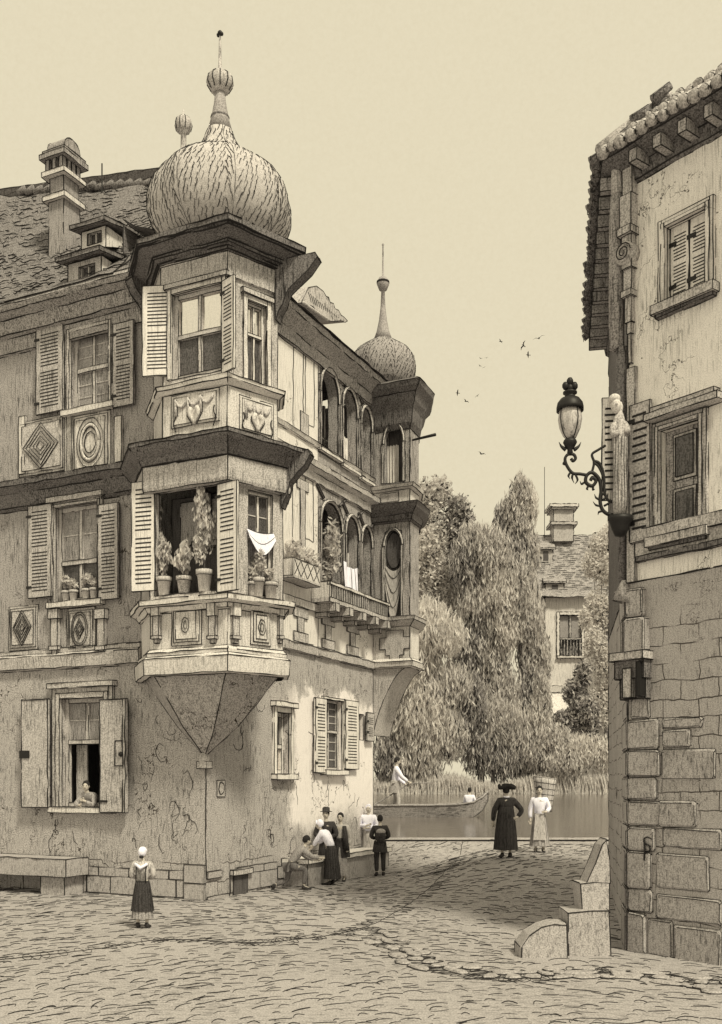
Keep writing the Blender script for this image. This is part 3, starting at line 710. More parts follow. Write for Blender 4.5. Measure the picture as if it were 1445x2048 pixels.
# ---- facade details, street front
m = MB(); pl = [(-14, 0), BLW[0]]
m.sweep(pl, [(.0, ZB - .05), (.10, ZB - .03), (.12, ZB + .26), (.05, ZB + .33), (.05, ZB + .42), (0, ZB + .44)], 'stone', wob=.008); m.build('belt_moulding', house, .014)
m = MB(); m.sweep(pl, [(.0, ZM - .62), (.10, ZM - .55), (.22, ZM - .25), (.40, ZM - .12), (.42, ZM + .0), (.0, ZM + .05)], 'stone_dark', wob=.01); m.build('cornice', house, .016)
m = MB(); m.sweep([(-14, 0), (BU[0][0], 0)], [(.0, ZE - .9), (.06, ZE - .88), (.10, ZE - .55), (.22, ZE - .5), (.3, ZE - .2), (.5, ZE - .1), (.56, ZE + .02), (.5, ZE + .12), (.0, ZE + .3)], 'timber', wob=.012); m.build('cornice', house, .016)
m = MB(); m.sweep([(0, BLW[5][1]), (0, TE)], [(0, ZBs - .12), (.08, ZBs - .1), (.10, ZBs + .1), (.03, ZBs + .14), (0, ZBs + .15)], 'stone', wob=.008)
m.build('belt_moulding', house, .014); m = MB(); m.sweep([(0, BLW[5][1]), (0, TE)], [(0, ZMs - .42), (.06, ZMs - .4), (.10, ZMs - .2), (.22, ZMs - .1), (.24, ZMs + .04), (0, ZMs + .1)], 'stone', wob=.008)
m.build('belt_moulding', house, .014); m = MB(); m.sweep([(0, BLW[5][1]), (0, TE)], [(0, ZBs + 1.02), (.07, ZBs + 1.04), (.10, ZBs + 1.22), (0, ZBs + 1.24)], 'stone_pale', wob=.008); m.build('belt_moulding', house, .014)
m = MB(); m.sweep([(0, BU[5][1]), (0, TE)], [(0, ZMs + .52), (.05, ZMs + .54), (.09, ZMs + .64), (0, ZMs + .66)], 'stone_pale', wob=.006); m.build('gallery_rail', house, .013)
m = MB(); m.sweep([(0, BU[5][1]), (0, TE)], [(0, ZEs - .5), (.06, ZEs - .48), (.12, ZEs - .2), (.28, ZEs - .05), (.42, ZEs + .05), (.46, ZEs + .2), (.38, ZEs + .26)], 'timber', wob=.012); m.build('cornice', house, .016)

window(house, FL, wT, .14, 2, 2, 'frame', 'pane_mid', 'pane_mid', .52, 2, .10)
window(house, FL, wM, .14, 2, 2, 'frame', 'pane', 'pane_mid', .42, 1, .10)
window(house, FL, wG, .16, 2, 2, 'frame', 'pane_mid', 'pane_mid', .60, 1, .10, open_lower=True)
m = MB(); u0, u1, v0, v1 = wG
m.wb(FL, u0 - .3, u1 + .3, v0 - .2, v1 + .2, -1.6, -1.5, 'pane'); m.wb(FL, u0 - .3, u0 - .2, v0 - .2, v1, -1.5, -.32, 'inside'); m.wb(FL, u1 + .2, u1 + .3, v0 - .2, v1, -1.5, -.32, 'inside'); m.wb(FL, u0 - .3, u1 + .3, v0 - .1, v0 - .02, -1.5, -.31, 'inside')
m.wb(FL, u0 + .1, u0 + .42, v0 + .02, v0 + 1.45, -.42, -.38, 'stone'); m.build('room', house)
def surround(fr, r, t=.13, prof=2, m_='stone', sill=True, head=True):
    u0, u1, v0, v1 = r; m = MB()
    for i in range(prof):
        a, b = t * i, t * (i + 1); o_ = .04 + .025 * (prof - i)
        m.wb(fr, u0 - b, u0 - a, v0, v1 + b, 0, o_, m_); m.wb(fr, u1 + a, u1 + b, v0, v1 + b, 0, o_, m_); m.wb(fr, u0 - a, u1 + a, v1 + a, v1 + b, 0, o_, m_)
    if head: m.wb(fr, u0 - t * prof - .08, u1 + t * prof + .08, v1 + t * prof, v1 + t * prof + .12, 0, .16, m_)
    if sill: m.wb(fr, u0 - t * prof - .05, u1 + t * prof + .05, v0 - .13, v0, 0, .17, m_ if m_ != 'stone' else 'stone_pale')
    return m.build('window_surround', house, .012)
surround(FL, wT, .07, 2, 'stone', True, False); surround(FL, wM, .05, 2, 'stone'); surround(FL, wG, .12, 2, 'stone')
u0, u1, v0, v1 = rL(80, 658, 133, 828); shutter(house, FL, u0, u1, v0, v1, .08, .13, 'shutter_grey', 22, .013, True, 'grey louvred shutter left of the top window')
u0, u1, v0, v1 = rL(233, 648, 274, 815); shutter(house, FL, u0, u1, v0, v1, .08, .13, 'shutter_grey', 22, .013, True, 'grey louvred shutter right of the top window')
u0, u1, v0, v1 = rL(64, 1012, 110, 1196); shutter(house, FL, u0, u1, v0, v1, .08, .13, 'shutter_grey', 24, .013)
u0, u1, v0, v1 = rL(204, 1010, 243, 1200); shutter(house, FL, u0, u1, v0, v1, .08, .13, 'shutter_grey', 24, .013)
for x0, x1, yb, lab in ((56, 108, 1614, 'board shutter left of the ground floor window'), (212, 264, 1624, 'board shutter with an iron latch right of the ground floor window')):
    u0, u1, v0, v1 = rL(x0, 1400, x1, yb); s = MB(); s.wb(FL, u0, u1, v0, v1, .14, .21, 'shutter_grey')
    if x0 > 200:
        s.wb(FL, u0 + .45, u1 - .04, v0 + 1.05, v0 + 1.6, .21, .23, 'shutter_grey'); s.wb(FL, u1 - .07, u1, v0, v1, .21, .24, 'frame')
    o = s.build('shutter', house, .016); o['label'] = lab
    s = MB()
    if x0 > 200: s.ball((0 + u0 + .62, -.24, v0 + 1.3), .06, 'iron', 8); s.wb(FL, u0, u0 + .22, v0 + .22, v0 + .27, .21, .23, 'iron')
    else: s.wb(FL, u0 - .05, u0 + .25, v0 + 1.15, v0 + 1.33, .21, .235, 'iron')
    s.build('latch', o)
# carved parapet panels on the street front
def front_panel(x0, y0, x1, y1, kind):
    r = rL(x0, y0, x1, y1); m = MB(); panel(m, FL, r, 'stone_pale' if kind == 'oval' else 'stone', .03, n=3); cu, cv = (r[0] + r[1]) / 2, (r[2] + r[3]) / 2; a, b = (r[1] - r[0]) / 2 - .17, (r[3] - r[2]) / 2 - .10
    if kind == 'oval':
        for q in (1, .8, .6, .42): outline(m, FL, oval(cu, cv, a * q * 1.05, b * q), .012 if q > .7 else .016, .085)
        m.tube([(cu + a * .7 * math.cos(t * PI / 10), -.08, cv + b * .7 * math.sin(t * PI / 10)) for t in range(21)], .035, 'stone_pale', 6)
    else:
        for q in (1, .82, .62, .42, .22): outline(m, FL, [(cu, cv + b * q), (cu + a * q, cv), (cu, cv - b * q), (cu - a * q, cv)] if q < .7 or kind == 'dia' else oval(cu, cv, a * q, b * q, 14), .014, .085)
    m.build('carved_panel', house, .011)
front_panel(40, 838, 132, 948, 'dia'); front_panel(148, 828, 222, 945, 'oval'); front_panel(136, 1216, 192, 1302, 'mix'); front_panel(20, 1212, 78, 1300, 'dia')
for px_ in (114, 207):
    u, zt = HF.uv(FL, px_, 1230); zl = HF.uv(FL, px_, 1305)[1]; m = MB(); m.wb(FL, u - .15, u + .15, zt - .1, zt + .12, 0, .14, 'stone'); m.wb(FL, u - .10, u + .10, zl + .12, zt - .1, 0, .10, 'stone'); m.wb(FL, u - .14, u + .14, zl + .05, zl + .14, 0, .13, 'stone'); m.wb(FL, u - .07, u + .07, zl - .08, zl + .05, 0, .09, 'stone'); m.build('bracket', house, .012)
for x0, x1 in ((45, 133), (140, 232)):
    for xx in (x0 - 4, x1): 
        u, zt = HF.uv(FL, xx, 835); zl = HF.uv(FL, xx, 950)[1]; m = MB(); m.wb(FL, u, u + .2, zl, zt, 0, .055, 'stone_pale'); m.build('pilaster_strip', house, .012)

# ---- river side details
window(house, FS, wG1, .2, 1, 2, 'frame_pale', 'pane_light', 'pane', .45, 0, .10); surround(FS, wG1, .13, 1, 'plaster_pale')
window(house, FS, wG2, .16, 2, 2, 'frame', 'pane', 'pane', .55, 3, .08); surround(FS, wG2, .06, 1, 'plaster_pale', True, False)
window(house, FS, wG3, .16, 1, 1, 'frame', 'pane', 'pane', .55, 3, .05)
u0, u1, v0, v1 = rS(623, 1397, 645, 1545); shutter(house, FS, u0, u1, v0, v1, .07, .13, 'shutter', 20, .014)
u0, u1, v0, v1 = rS(684, 1402, 710, 1538); shutter(house, FS, u0, u1, v0, v1, .07, .12, 'shutter', 20, .014)
u0, u1, v0, v1 = rS(727, 1426, 741, 1482); shutter(house, FS, u0, u1, v0, v1, .07, .12, 'shutter_grey', 10, .014)
m = MB()
for q in ((586, 700, 606, 860), (610, 690, 628, 850), (585, 965, 602, 1085), (610, 960, 626, 1080)):     # blind moulded panels on the white wall
    r = rS(*q); outline(m, FS, [(r[0], r[2]), (r[1], r[2]), (r[1], r[3]), (r[0], r[3])], .013, .008, True, .02)
m.mark(); u, zt = HF.uv(FS, 604, 800); m.wb(FS, u - .1, u + .32, zt - .9, zt - .3, 0, .02, 'stone')
u, zt = HF.uv(FS, 604, 960); m.mark()
m.wb(FS, u - .12, u + .12, zt - 1.9, zt, .0, .025, 'stone'); m.wb(FS, u - .3, u + .3, zt - .25, zt, .0, .028, 'stone')
m.build_pieces('wall_moulding', house, .011)
m = MB()
for x0 in (600, 655, 704):                     # spool shaped timbers of the parapet
    m.mark(); u, zt = HF.uv(FS, x0, 1205); zt = ZBs + 1.02; zl = ZBs + .16
    m.wb(FS, u - .16, u + .16, zl + .24, zt - .24, 0, .035, 'stone'); m.wb(FS, u - .36, u + .36, zt - .24, zt, 0, .038, 'stone'); m.wb(FS, u - .36, u + .36, zl, zl + .24, 0, .038, 'stone')
m.build_pieces('parapet_timber', house, .013)
# balcony
b0 = HF.uv(FS, 622)[0]; b1 = TE - .05; zt = ZBs + 1.75; m = MB()
m.wb(FS, b0, b1, ZBs + 1.24, ZBs + 1.36, 0, .55, 'stone'); m.wb(FS, b0, b1, zt - .06, zt + .02, .48, .57, 'stone_pale'); m.wb(FS, b0, b0 + .07, ZBs + 1.36, zt + .02, 0, .55, 'stone_pale')
kk = 26
bal = m.build('balcony', house, .013)
m = MB()
for i in range(kk): u = b0 + .12 + (b1 - b0 - .2) * i / kk; m.wb(FS, u, u + .06, ZBs + 1.36, zt - .06, .49, .55, 'stone')
m.build('balustrade', bal, .010)
for i in range(5):
    u = b0 + .2 + (b1 - b0 - .5) * i / 4; s = MB(); s.wb(FS, u, u + .22, ZBs + 1.02, ZBs + 1.235, 0, .62, 'stone'); s.wb(FS, u + .03, u + .19, ZBs + .9, ZBs + 1.02, 0, .35, 'stone'); s.build('joist', bal, .013)

# ---- chimney, roof, dormers
RZ = 18.75
ea = -.55
m = MB(); k = 30; rid = []; eav = []
for i in range(k + 1):
    s = -14 + (11.9) * i / k; rid.append((s, 4.0, RZ + .2 * max(0, -s - 4.8) + .07 * math.sin(i * .9) + random.uniform(-.06, .06))); eav.append((s, ea, ZE + .1 + random.uniform(-.03, .03)))
rows = 16; vs = []
for j in range(rows + 1):
    t = j / rows
    for i in range(k + 1): e, r_ = eav[i], rid[i]; vs.append((e[0] + (r_[0] - e[0]) * t, e[1] + (r_[1] - e[1]) * t, e[2] + (r_[2] - e[2]) * t - .25 * math.sin(PI * t) + .02 * random.random()))
m.add(vs, [(j * (k + 1) + i, j * (k + 1) + i + 1, (j + 1) * (k + 1) + i + 1, (j + 1) * (k + 1) + i) for j in range(rows) for i in range(k)], 'tile')
m.add([eav[-1], (eav[-1][0], TE, ZE + .1), rid[-1]], [(0, 1, 2)], 'plaster_grey'); m.add([(-14, TE, ZE), (-2.1, TE, ZE), rid[-1], rid[0]], [(0, 1, 2, 3)], 'tile')
rf = m.build('roof', house, .015, ang=.8); rf['label'] = 'steep dark tiled roof behind the chimney'
s = MB()      # tile courses as raised edges
rd = random.Random(11)
for j in range(1, 34):
    t = j / 34; pts = []; x = -9.5
    while x < -2.2:
        L_ = rd.uniform(.15, .6)
        if rd.random() < .68:
            q = []
            for a in range(4):
                xx = x + L_ * a / 3; tt = t + .006 * math.sin(a * 2 + j); e = ea + (4 - ea) * tt; q.append((xx, e - .02, ZE + .1 + (RZ - ZE - .1) * tt + .2 * max(0, -xx - 4.8) * tt - .25 * math.sin(PI * tt) + .06 - .03 * (a % 2)))
            s.lines([q], rd.uniform(.010, .022))
        x += L_ + rd.uniform(.02, .15)
s.build('tile_courses', rf)
s = MB()
for i in range(22):
    x = -9.3 + i * .32; zr = RZ + .2 * max(0, -x - 4.8); s.tube([(x, 4.0, zr + .05), (x + .30, 4.0, zr + .06 + rd.uniform(-.02, .05))], [.09, .12], 'tile', 7)
s.build('ridge_tiles', rf, .012)
# chimney
FC = ((0, 1.6), (1, 0), (0, -1)); c0 = HF.uv(FC, 94)[0]; c1 = HF.uv(FC, 128)[0]; zc = lambda yy: HF.uv(FC, 110, yy)[1]; cw = c1 - c0; dpt = .62
m = MB(); m.box(c0 + .03, c1 - .03, 1.63, 1.6 + dpt, zc(545), zc(400), 'flue'); m.box(c0 + .05, c1 - .05, 1.65, 1.58 + dpt, zc(388), zc(352), 'flue')
ch = m.build('chimney', rf, .015); ch['label'] = 'tall stone chimney with an open arched cap'
m = MB(); m.box(c0 - .08, c1 + .08, 1.52, 1.68 + dpt, zc(400), zc(390), 'stone_pale'); m.box(c0 - .02, c1 + .02, 1.58, 1.64 + dpt, zc(390), zc(386), 'flue')
m.box(c0 - .09, c1 + .09, 1.50, 1.70 + dpt, zc(352), zc(342), 'stone_pale'); m.box(c0 - .13, c1 + .13, 1.46, 1.74 + dpt, zc(318), zc(308), 'flue'); m.box(c0 - .08, c1 + .08, 1.52, 1.7 + dpt, zc(308), zc(300), 'flue')
for i in range(3):
    for yy in (1.55, 1.45 + dpt):
        u = c0 + (cw - .12) * i / 2; m.box(u, u + .12, yy, yy + .13, zc(342), zc(318), 'flue')
for i in (1, 2): m.box(c1 - .12, c1, 1.55 + (dpt - .1) * i / 3, 1.68 + (dpt - .1) * i / 3, zc(342), zc(318), 'flue')
m.box(c0 + .15, c1 - .15, 1.75, 1.45 + dpt, zc(343), zc(318), 'inside')
pts = [(c1 - .02, zc(300))] + [((c0 + c1) / 2 + (cw / 2 - .02) * math.cos(t * PI / 8), zc(290) + (zc(272) - zc(290)) * math.sin(t * PI / 8)) for t in range(9)] + [(c0 + .02, zc(300))]
n_ = len(pts); vs = [(c0 + .02 + 0 * x, 0, 0) for x, z in pts]
pr = [(x, 1.62, z) for x, z in pts] + [(x, 1.6 + dpt, z) for x, z in pts]
# barrel runs parallel to the street: swap so that the round end faces the river
mid_y = 1.6 + dpt / 2
pr = [(c0 + .0, mid_y + (x - (c0 + c1) / 2) * dpt / cw, z) for x, z in pts] + [(c1 - .0, mid_y + (x - (c0 + c1) / 2) * dpt / cw, z) for x, z in pts]
m.add(pr, [tuple(range(n_)), tuple(range(n_, 2 * n_))[::-1]] + [(i, i + n_, (i + 1) % n_ + n_, (i + 1) % n_) for i in range(n_)], 'flue'); m.build('chimney_cap', ch, .013)
# dormers
def dormer(yf, x0, y0, x1, y1, wx0, wy0, wx1, wy1, dep, label, mt='stone'):
    F = ((0, yf), (1, 0), (0, -1)); a, b, z0, z1 = HF.rect(F, x0, y0, x1, y1); h = HF.rect(F, wx0, wy0, wx1, wy1); m = MB()
    wall(m, F, a, b, z0, z1, mt, [h], .15); m.add([(b, yf, z0), (b, yf + dep, z1), (b, yf, z1)], [(0, 1, 2)], 'plaster_pale'); m.add([(a, yf, z0), (a, yf + dep, z1), (a, yf, z1)], [(2, 1, 0)], mt)
    m.hexa([(a - .15, yf - .25, z1 - .02), (b + .15, yf - .25, z1 - .02), (b + .15, yf + dep, z1 + .28), (a - .15, yf + dep, z1 + .28), (a - .15, yf - .25, z1 + .08), (b + .15, yf - .25, z1 + .08), (b + .15, yf + dep, z1 + .38), (a - .15, yf + dep, z1 + .38)], 'tile')
    o = m.build('dormer', rf, .014); o['label'] = label
    m = MB(); m.wb(F, h[0], h[1], h[2], h[3], -.12, -.1, 'pane'); um = (h[0] + h[1]) / 2; m.wb(F, um - .03, um + .03, h[2], h[3], -.1, -.06, 'frame')
    m.wb(F, h[0], h[0] + .05, h[2], h[3], -.1, -.05, 'frame')
    q = m.build('dormer_pane', o, .01)
dormer(-.35, 136, 520, 203, 590, 158, 530, 190, 572, 1.3, 'lower dormer on the dark roof')
dormer(.6, 163, 458, 212, 500, 175, 464, 203, 488, 1.2, 'upper dormer on the dark roof', 'stone_pale')
# lightning rod on the ridge
p = HF.uv(((0, 3.9), (1, 0), (0, -1)), 204, 412); q = HF.uv(((0, 3.9), (1, 0), (0, -1)), 204, 327)
m = MB(); m.tube([(p[0], 3.9, p[1] - .4), (p[0], 3.9, q[1])], .02, 'iron', 5); m.build('roof_rod', rf)
# low roof over the river side gallery
m = MB(); k = 26; rows = 8; vs = []
for j in range(rows + 1):
    t = j / rows
    for i in range(k + 1):
        y_ = .3 + (TE + .1 - .3) * i / k; vs.append((.52 - 3.0 * t, y_, ZEs + .2 + 1.25 * t + random.uniform(-.02, .03) + (.05 if j == rows else 0)))
m.add(vs, [(j * (k + 1) + i, (j * (k + 1) + i + 1), (j + 1) * (k + 1) + i + 1, (j + 1) * (k + 1) + i) for j in range(rows) for i in range(k)], 'tile')
m.add([(.52, TE + .1, ZEs + .2), (-2.5, TE + .1, ZEs), (-2.48, TE + .1, ZEs + 1.45)], [(0, 1, 2)], 'tile'); m.add([(-2.48, .3, ZEs + 1.4), (-2.48, TE + .1, ZEs + 1.4), (-2.5, TE + .1, ZEs - 2), (-2.5, .3, ZEs - 2)], [(0, 1, 2, 3)], 'tile')
r2 = m.build('gallery_roof', house, .013, ang=.8)
m = MB()
for i in range(46):
    y_ = .5 + i * .175
    for j in range(5):
        if rd.random() < .25: continue
        t = (j + rd.random() * .6) / 5; x_ = .5 - 3 * t; m.lines([[(x_, y_ + rd.uniform(-.04, .04), ZEs + .24 + 1.25 * t), (x_ - .2, y_ + .03, ZEs + .33 + 1.25 * t), (x_ - .42, y_ + .1, ZEs + .42 + 1.25 * t)]], rd.uniform(.012, .02))
m.build('tile_courses', r2)
# ragged raised tile hood on the gallery roof
Fh = ((-1.2, 0), (0, 1), (1, 0)); P = lambda px, py: HF.uv(Fh, px, py)
poly = [(602, 606), (617, 575), (633, 572), (646, 582), (652, 592), (657, 594), (660, 604), (667, 607), (670, 617), (677, 620), (682, 630), (688, 634), (695, 642), (690, 645), (680, 641), (664, 643), (650, 640), (625, 612)]
pp = [P(*q) for q in poly]; n_ = len(pp); m = MB(); vs = [(-1.2, u, v) for u, v in pp] + [(-2.3, u, v + .12) for u, v in pp]
m.add(vs, [tuple(range(n_)), tuple(range(n_, 2 * n_))[::-1]] + [(i, (i + 1) % n_, (i + 1) % n_ + n_, i + n_) for i in range(n_)], 'tile_pale')
for t in range(16):
    a, b = P(616 + t * 4.6, 584 + t * 3.9), P(622 + t * 4.2, 606 + t * 2.3); m.lines([[(-1.19, a[0], a[1]), (-1.185, (a[0] + b[0]) / 2 + .02, (a[1] + b[1]) / 2), (-1.19, b[0], b[1])]], .009)
a, b = P(603, 606), P(652, 641); m.tube([(-1.15, a[0], a[1]), (-1.15, b[0], b[1])], .05, 'tile_pale', 5)
o = m.build('roof_hood', r2, .014); o['label'] = 'ragged pale tiled hood rising from the gallery roof'

# ---- far turret at the river corner
FT = frame((0, TE), (1.2, TE)); s8 = HF.uv(FT, 820)[0]; TP = [(-.0, TE), (s8, TE), (s8 - .06, TE + .8), (s8 - .5, TE + 1.7), (-.6, TE + 1.9)]
rT = lambda *a: HF.rect(FT, *a); zT = lambda yy, px=785: HF.uv(FT, px, yy)[1]
h1 = (*rT(769, 848, 806, 965), .55); h2 = (*rT(770, 1062, 803, 1236), .42)
def lev(z0, z1, mt, holes, nm):
    m = MB()
    for i in range(len(TP) - 1):
        L_ = math.hypot(TP[i + 1][0] - TP[i][0], TP[i + 1][1] - TP[i][1]); wall(m, frame(TP[i], TP[i + 1]), 0, L_, z0, z1, mt, holes.get(i, []), .16)
    return m.build(nm, house, .014)
lev(zT(1330), zT(1250), 'stone_pale', {}, 'turret_parapet'); lev(zT(1250), zT(1040), 'timber', {0: [h2]}, 'turret_wall'); lev(zT(1040), zT(978), 'stone_pale', {}, 'turret_parapet'); lev(zT(978), zT(800), 'timber', {0: [h1]}, 'turret_wall')
m = MB(); m.sweep(TP, [(0, zT(1336)), (.1, zT(1334)), (.12, zT(1324)), (.03, zT(1318)), (0, zT(1317))], 'stone_pale', wob=.006); m.mark(); m.sweep(TP, [(0, zT(1254)), (.06, zT(1252)), (.2, zT(1243)), (.22, zT(1236)), (0, zT(1233))], 'stone', wob=.006); m.mark(); m.sweep(TP, [(0, zT(982)), (.12, zT(979)), (.16, zT(972)), (0, zT(969))], 'stone_pale', wob=.006); m.build_pieces('belt_moulding', house, .013)
m = MB(); m.sweep(TP, [(0, zT(1046)), (.08, zT(1043)), (.12, zT(1032)), (.28, zT(1022)), (.34, zT(1012)), (0, zT(1006))], 'stone_dark', wob=.01); m.build('cornice', house, .014)
m = MB(); m.sweep(TP, [(0, zT(862)), (.08, zT(850)), (.12, zT(826)), (.22, zT(812)), (.28, zT(797)), (.42, zT(787)), (.46, zT(778)), (.3, zT(770)), (-.2, zT(765))], 'stone_dark', wob=.014); m.prism([(x * .8 + .05, TE + (y - TE) * .8 + .1) for x, y in TP], zT(790), zT(766), 'tile'); m.build('cornice', house, .015)
m = MB(); q = rT(762, 986, 798, 1004); panel(m, FT, q, 'stone', .02, n=1); cu, cv = HF.uv(FT, 790, 1290); m.build('carved_panel', house, .01)
m = MB(); st = [(-.28, .42), (.28, .42), (.28, .22), (.5, .22), (.5, -.12), (.3, -.12), (.3, -.3), (.16, -.3), (.16, -.52), (-.16, -.52), (-.16, -.3), (-.3, -.3), (-.3, -.12), (-.5, -.12), (-.5, .22), (-.28, .22)]
n_ = len(st); vs = [(cu + x * .95, TE - .03, cv + z) for x, z in st] + [(cu + x * .95, TE, cv + z) for x, z in st]
m.add(vs, [tuple(range(n_))] + [(i, (i + 1) % n_, (i + 1) % n_ + n_, i + n_) for i in range(n_)], 'stone'); m.build('stepped_cross_panel', house, .012)
m = MB()
for h in (h1, h2):
    m.mark(); a, b, c, e, ah = h; cu = (a + b) / 2; r_ = (b - a) / 2; m.tube([(cu + (r_ + .03) * math.cos(t * PI / 10), TE - .03, e - ah + (ah + .05) * math.sin(t * PI / 10)) for t in range(11)], .04, 'stone', 4, False)
    m.box(a - .07, a, TE - .05, TE, c, e - ah, 'stone'); m.box(b, b + .07, TE - .05, TE, c, e - ah, 'stone')
a, b, c, e, ah = h2; m.box(a, b, TE + .14, TE + .18, c, e, 'stone_dark'); m.build_pieces('arch_trim', house, .012)
m = MB(); cu = (a + b) / 2; m.add([(cu + (b - a) * .46 * math.cos(t * PI / 10), TE + .06, e - .55 + .52 * math.sin(t * PI / 10)) for t in range(20)], [tuple(range(20))], 'inside'); m.build('oval_window', house, .02)
a2, b2, c2, e2, _ = h1
curtain(house, FT, a2 + .0, b2 - .22, c2, e2 - .55, -.2, 'curtain', 4)
m = MB(); m.box(a2, b2, TE + .3, TE + .34, c2, e2, 'inside'); m.build('turret_room', house)
m = MB(); k = 12       # swagged drape in the lower turret window
for i in range(8):
    dz = .16 * i; pts = [(a + (b - a) * t / 8, TE + .05 - .01 * i, c + 1.55 - dz * .5 - (.18 + dz * .85) * math.sin(PI * t / 8)) for t in range(9)]
    if i: m.add(prev + pts, [(j, j + 1, j + 10, j + 9) for j in range(8)], 'cloth_pale', True)
    if i % 2: m.lines([[(x, y_ - .01, z) for x, y_, z in pts]], .010)
    prev = pts
m.build('drape', house)
# curved corbel
m = MB(); z1, z0 = zT(1334), zT(1470); pts = [(s8 * (1 - math.cos(t * PI / 20)) if False else s8 * (t / 10) ** 1.0, z0 + (z1 - z0) * math.sin(t / 10 * PI / 2) ** .8) for t in range(11)]
vs = [(x, TE + .0, z) for x, z in pts] + [(0, TE, z1)] + [(x * .96, TE + 1.2, z) for x, z in pts] + [(0, TE + 1.2, z1)]; n_ = 12
m.add(vs, [tuple(range(n_))[::-1], tuple(range(n_, 2 * n_))] + [(i, i + 1, i + 1 + n_, i + n_) for i in range(n_ - 1)], 'stone'); m.build('corbel', house, .013)
Yt = HF.W((.5, TE + .8))[1]; ct = HF.L((766 - 722) * Yt / FOC, Yt)
d, k, m = dome(ct[0], ct[1], 766, Yt, [(50, 780), (58, 768), (64, 752), (66, 736), (62, 717), (50, 701), (34, 690), (20, 681), (13, 664), (8, 640), (5, 615), (3.5, 590), (3.5, 582)], 'slate_dark', .9, .13, 'smaller dark onion dome over the river turret', 7)
zg = lambda yy: EYE + (1560 - yy) * k
m = MB(); cx2 = ct[0] - .27
m.lathe((ct[0], ct[1], 0), [(20 * k, zg(682)), (13 * k, zg(664)), (8 * k, zg(640)), (5 * k, zg(615)), (3.5 * k, zg(582)), (8 * k, zg(580)), (12 * k, zg(570)), (12.5 * k, zg(564)), (8 * k, zg(556)), (2 * k, zg(553)), (1.3 * k, zg(492)), (2.6 * k, zg(490)), (1 * k, zg(487))], 'slate_dark', 14)
m.lathe((ct[0], ct[1], 0), [(12.8 * k, zg(567)), (12.8 * k, zg(563))], 'ink', 14); m.build('finial', d)
p = HF.uv(FT, 820, 876); m = MB(); m.tube([(s8, TE + .2, p[1]), (s8 + .75, TE + .1, p[1] + .02)], [.03, .045], 'iron', 6); m.build('waterspout', house)
# stone base blocks, plaque and cellar hatch on the ground floor
m = MB(); rd = random.Random(4)
def blocks(fr, x, xe, z0, z1, wr, o_=.03, mt='stone_rough', skip=0):
    z = z0
    while z < z1 - .1:
        h_ = rd.uniform(.30, .42); u = x
        while u < xe:
            w_ = rd.uniform(*wr)
            m.mark()
            if rd.random() > skip: m.wb(fr, u + .008, min(u + w_, xe) - .008, z, min(z + h_, z1) - .012, 0, o_ + rd.uniform(-.008, .01), mt)
            u += w_
        z += h_
blocks(FL, -5.2, -.02, -.3, .62, (.6, 1.1), .03, skip=.12); blocks(FS, .02, 3.0, -.3, .62, (.5, .9), .03, skip=.1); blocks(FS, 3.0, 7.8, -.1, .5, (.5, .9), .025, skip=.25)
blocks(FL, -.55, .0, .0, .8, (.6, .6), .05); m.build_pieces('base_stone', house, .012, gap=.2)
m = MB(); u, z = HF.uv(FS, 441, 1576); m.wb(FS, u - .16, u + .16, z - .19, z + .17, 0, .02, 'stone'); outline(m, FS, oval(u, z, .11, .13), .012, .03); m.build('wall_plaque', house, .010)
m = MB(); r = rS(463, 1748, 492, 1792); m.wb(FS, r[0], r[1], r[2], r[3], .03, .05, 'inside'); m.wb(FS, r[0] - .1, r[1] + .12, r[3], r[3] + .12, .03, .12, 'stone'); m.build('cellar_opening', house, .013)


# ================================================================ RIGHT HOUSE (local x along the wall that faces the street, towards the viewer)
RC = (at(1257, 1560, 15.5).x, 15.5)
RF = Frame(RC, math.atan2(-.791, .6118))
tall = empty('tall_house', (RC[0], RC[1], 0), RF.a, label='tall rough stone house at the right edge with ragged roof tiles', cat='house')
far_l = RF.L(RC[0] + .196 * 6.2, RC[1] + 6.2)
G1 = frame((0, 0), (5, 0)); G0 = frame(far_l, (0, 0)); LG = math.hypot(*far_l)
rG = lambda *a: RF.rect(G1, *a); ZR = 11.85
w1 = rG(1334, 436, 1416, 592); w2 = rG(1322, 850, 1402, 1066)
zl_ = RF.uv(G1, 1330, 1085)[1]
m = MB(); wall(m, G1, 0, 6, -.4, 5.6, 'masonry', [], .2); wall(m, G0, 0, LG, -.4, 5.6, 'masonry'); m.build('lower_wall', tall, .012)
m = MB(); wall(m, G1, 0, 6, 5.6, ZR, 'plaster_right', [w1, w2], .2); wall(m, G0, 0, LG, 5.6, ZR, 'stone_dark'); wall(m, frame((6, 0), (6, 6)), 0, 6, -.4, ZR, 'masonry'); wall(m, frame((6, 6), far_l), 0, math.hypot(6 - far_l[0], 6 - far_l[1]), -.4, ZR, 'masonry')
m.build('upper_wall', tall, .012)
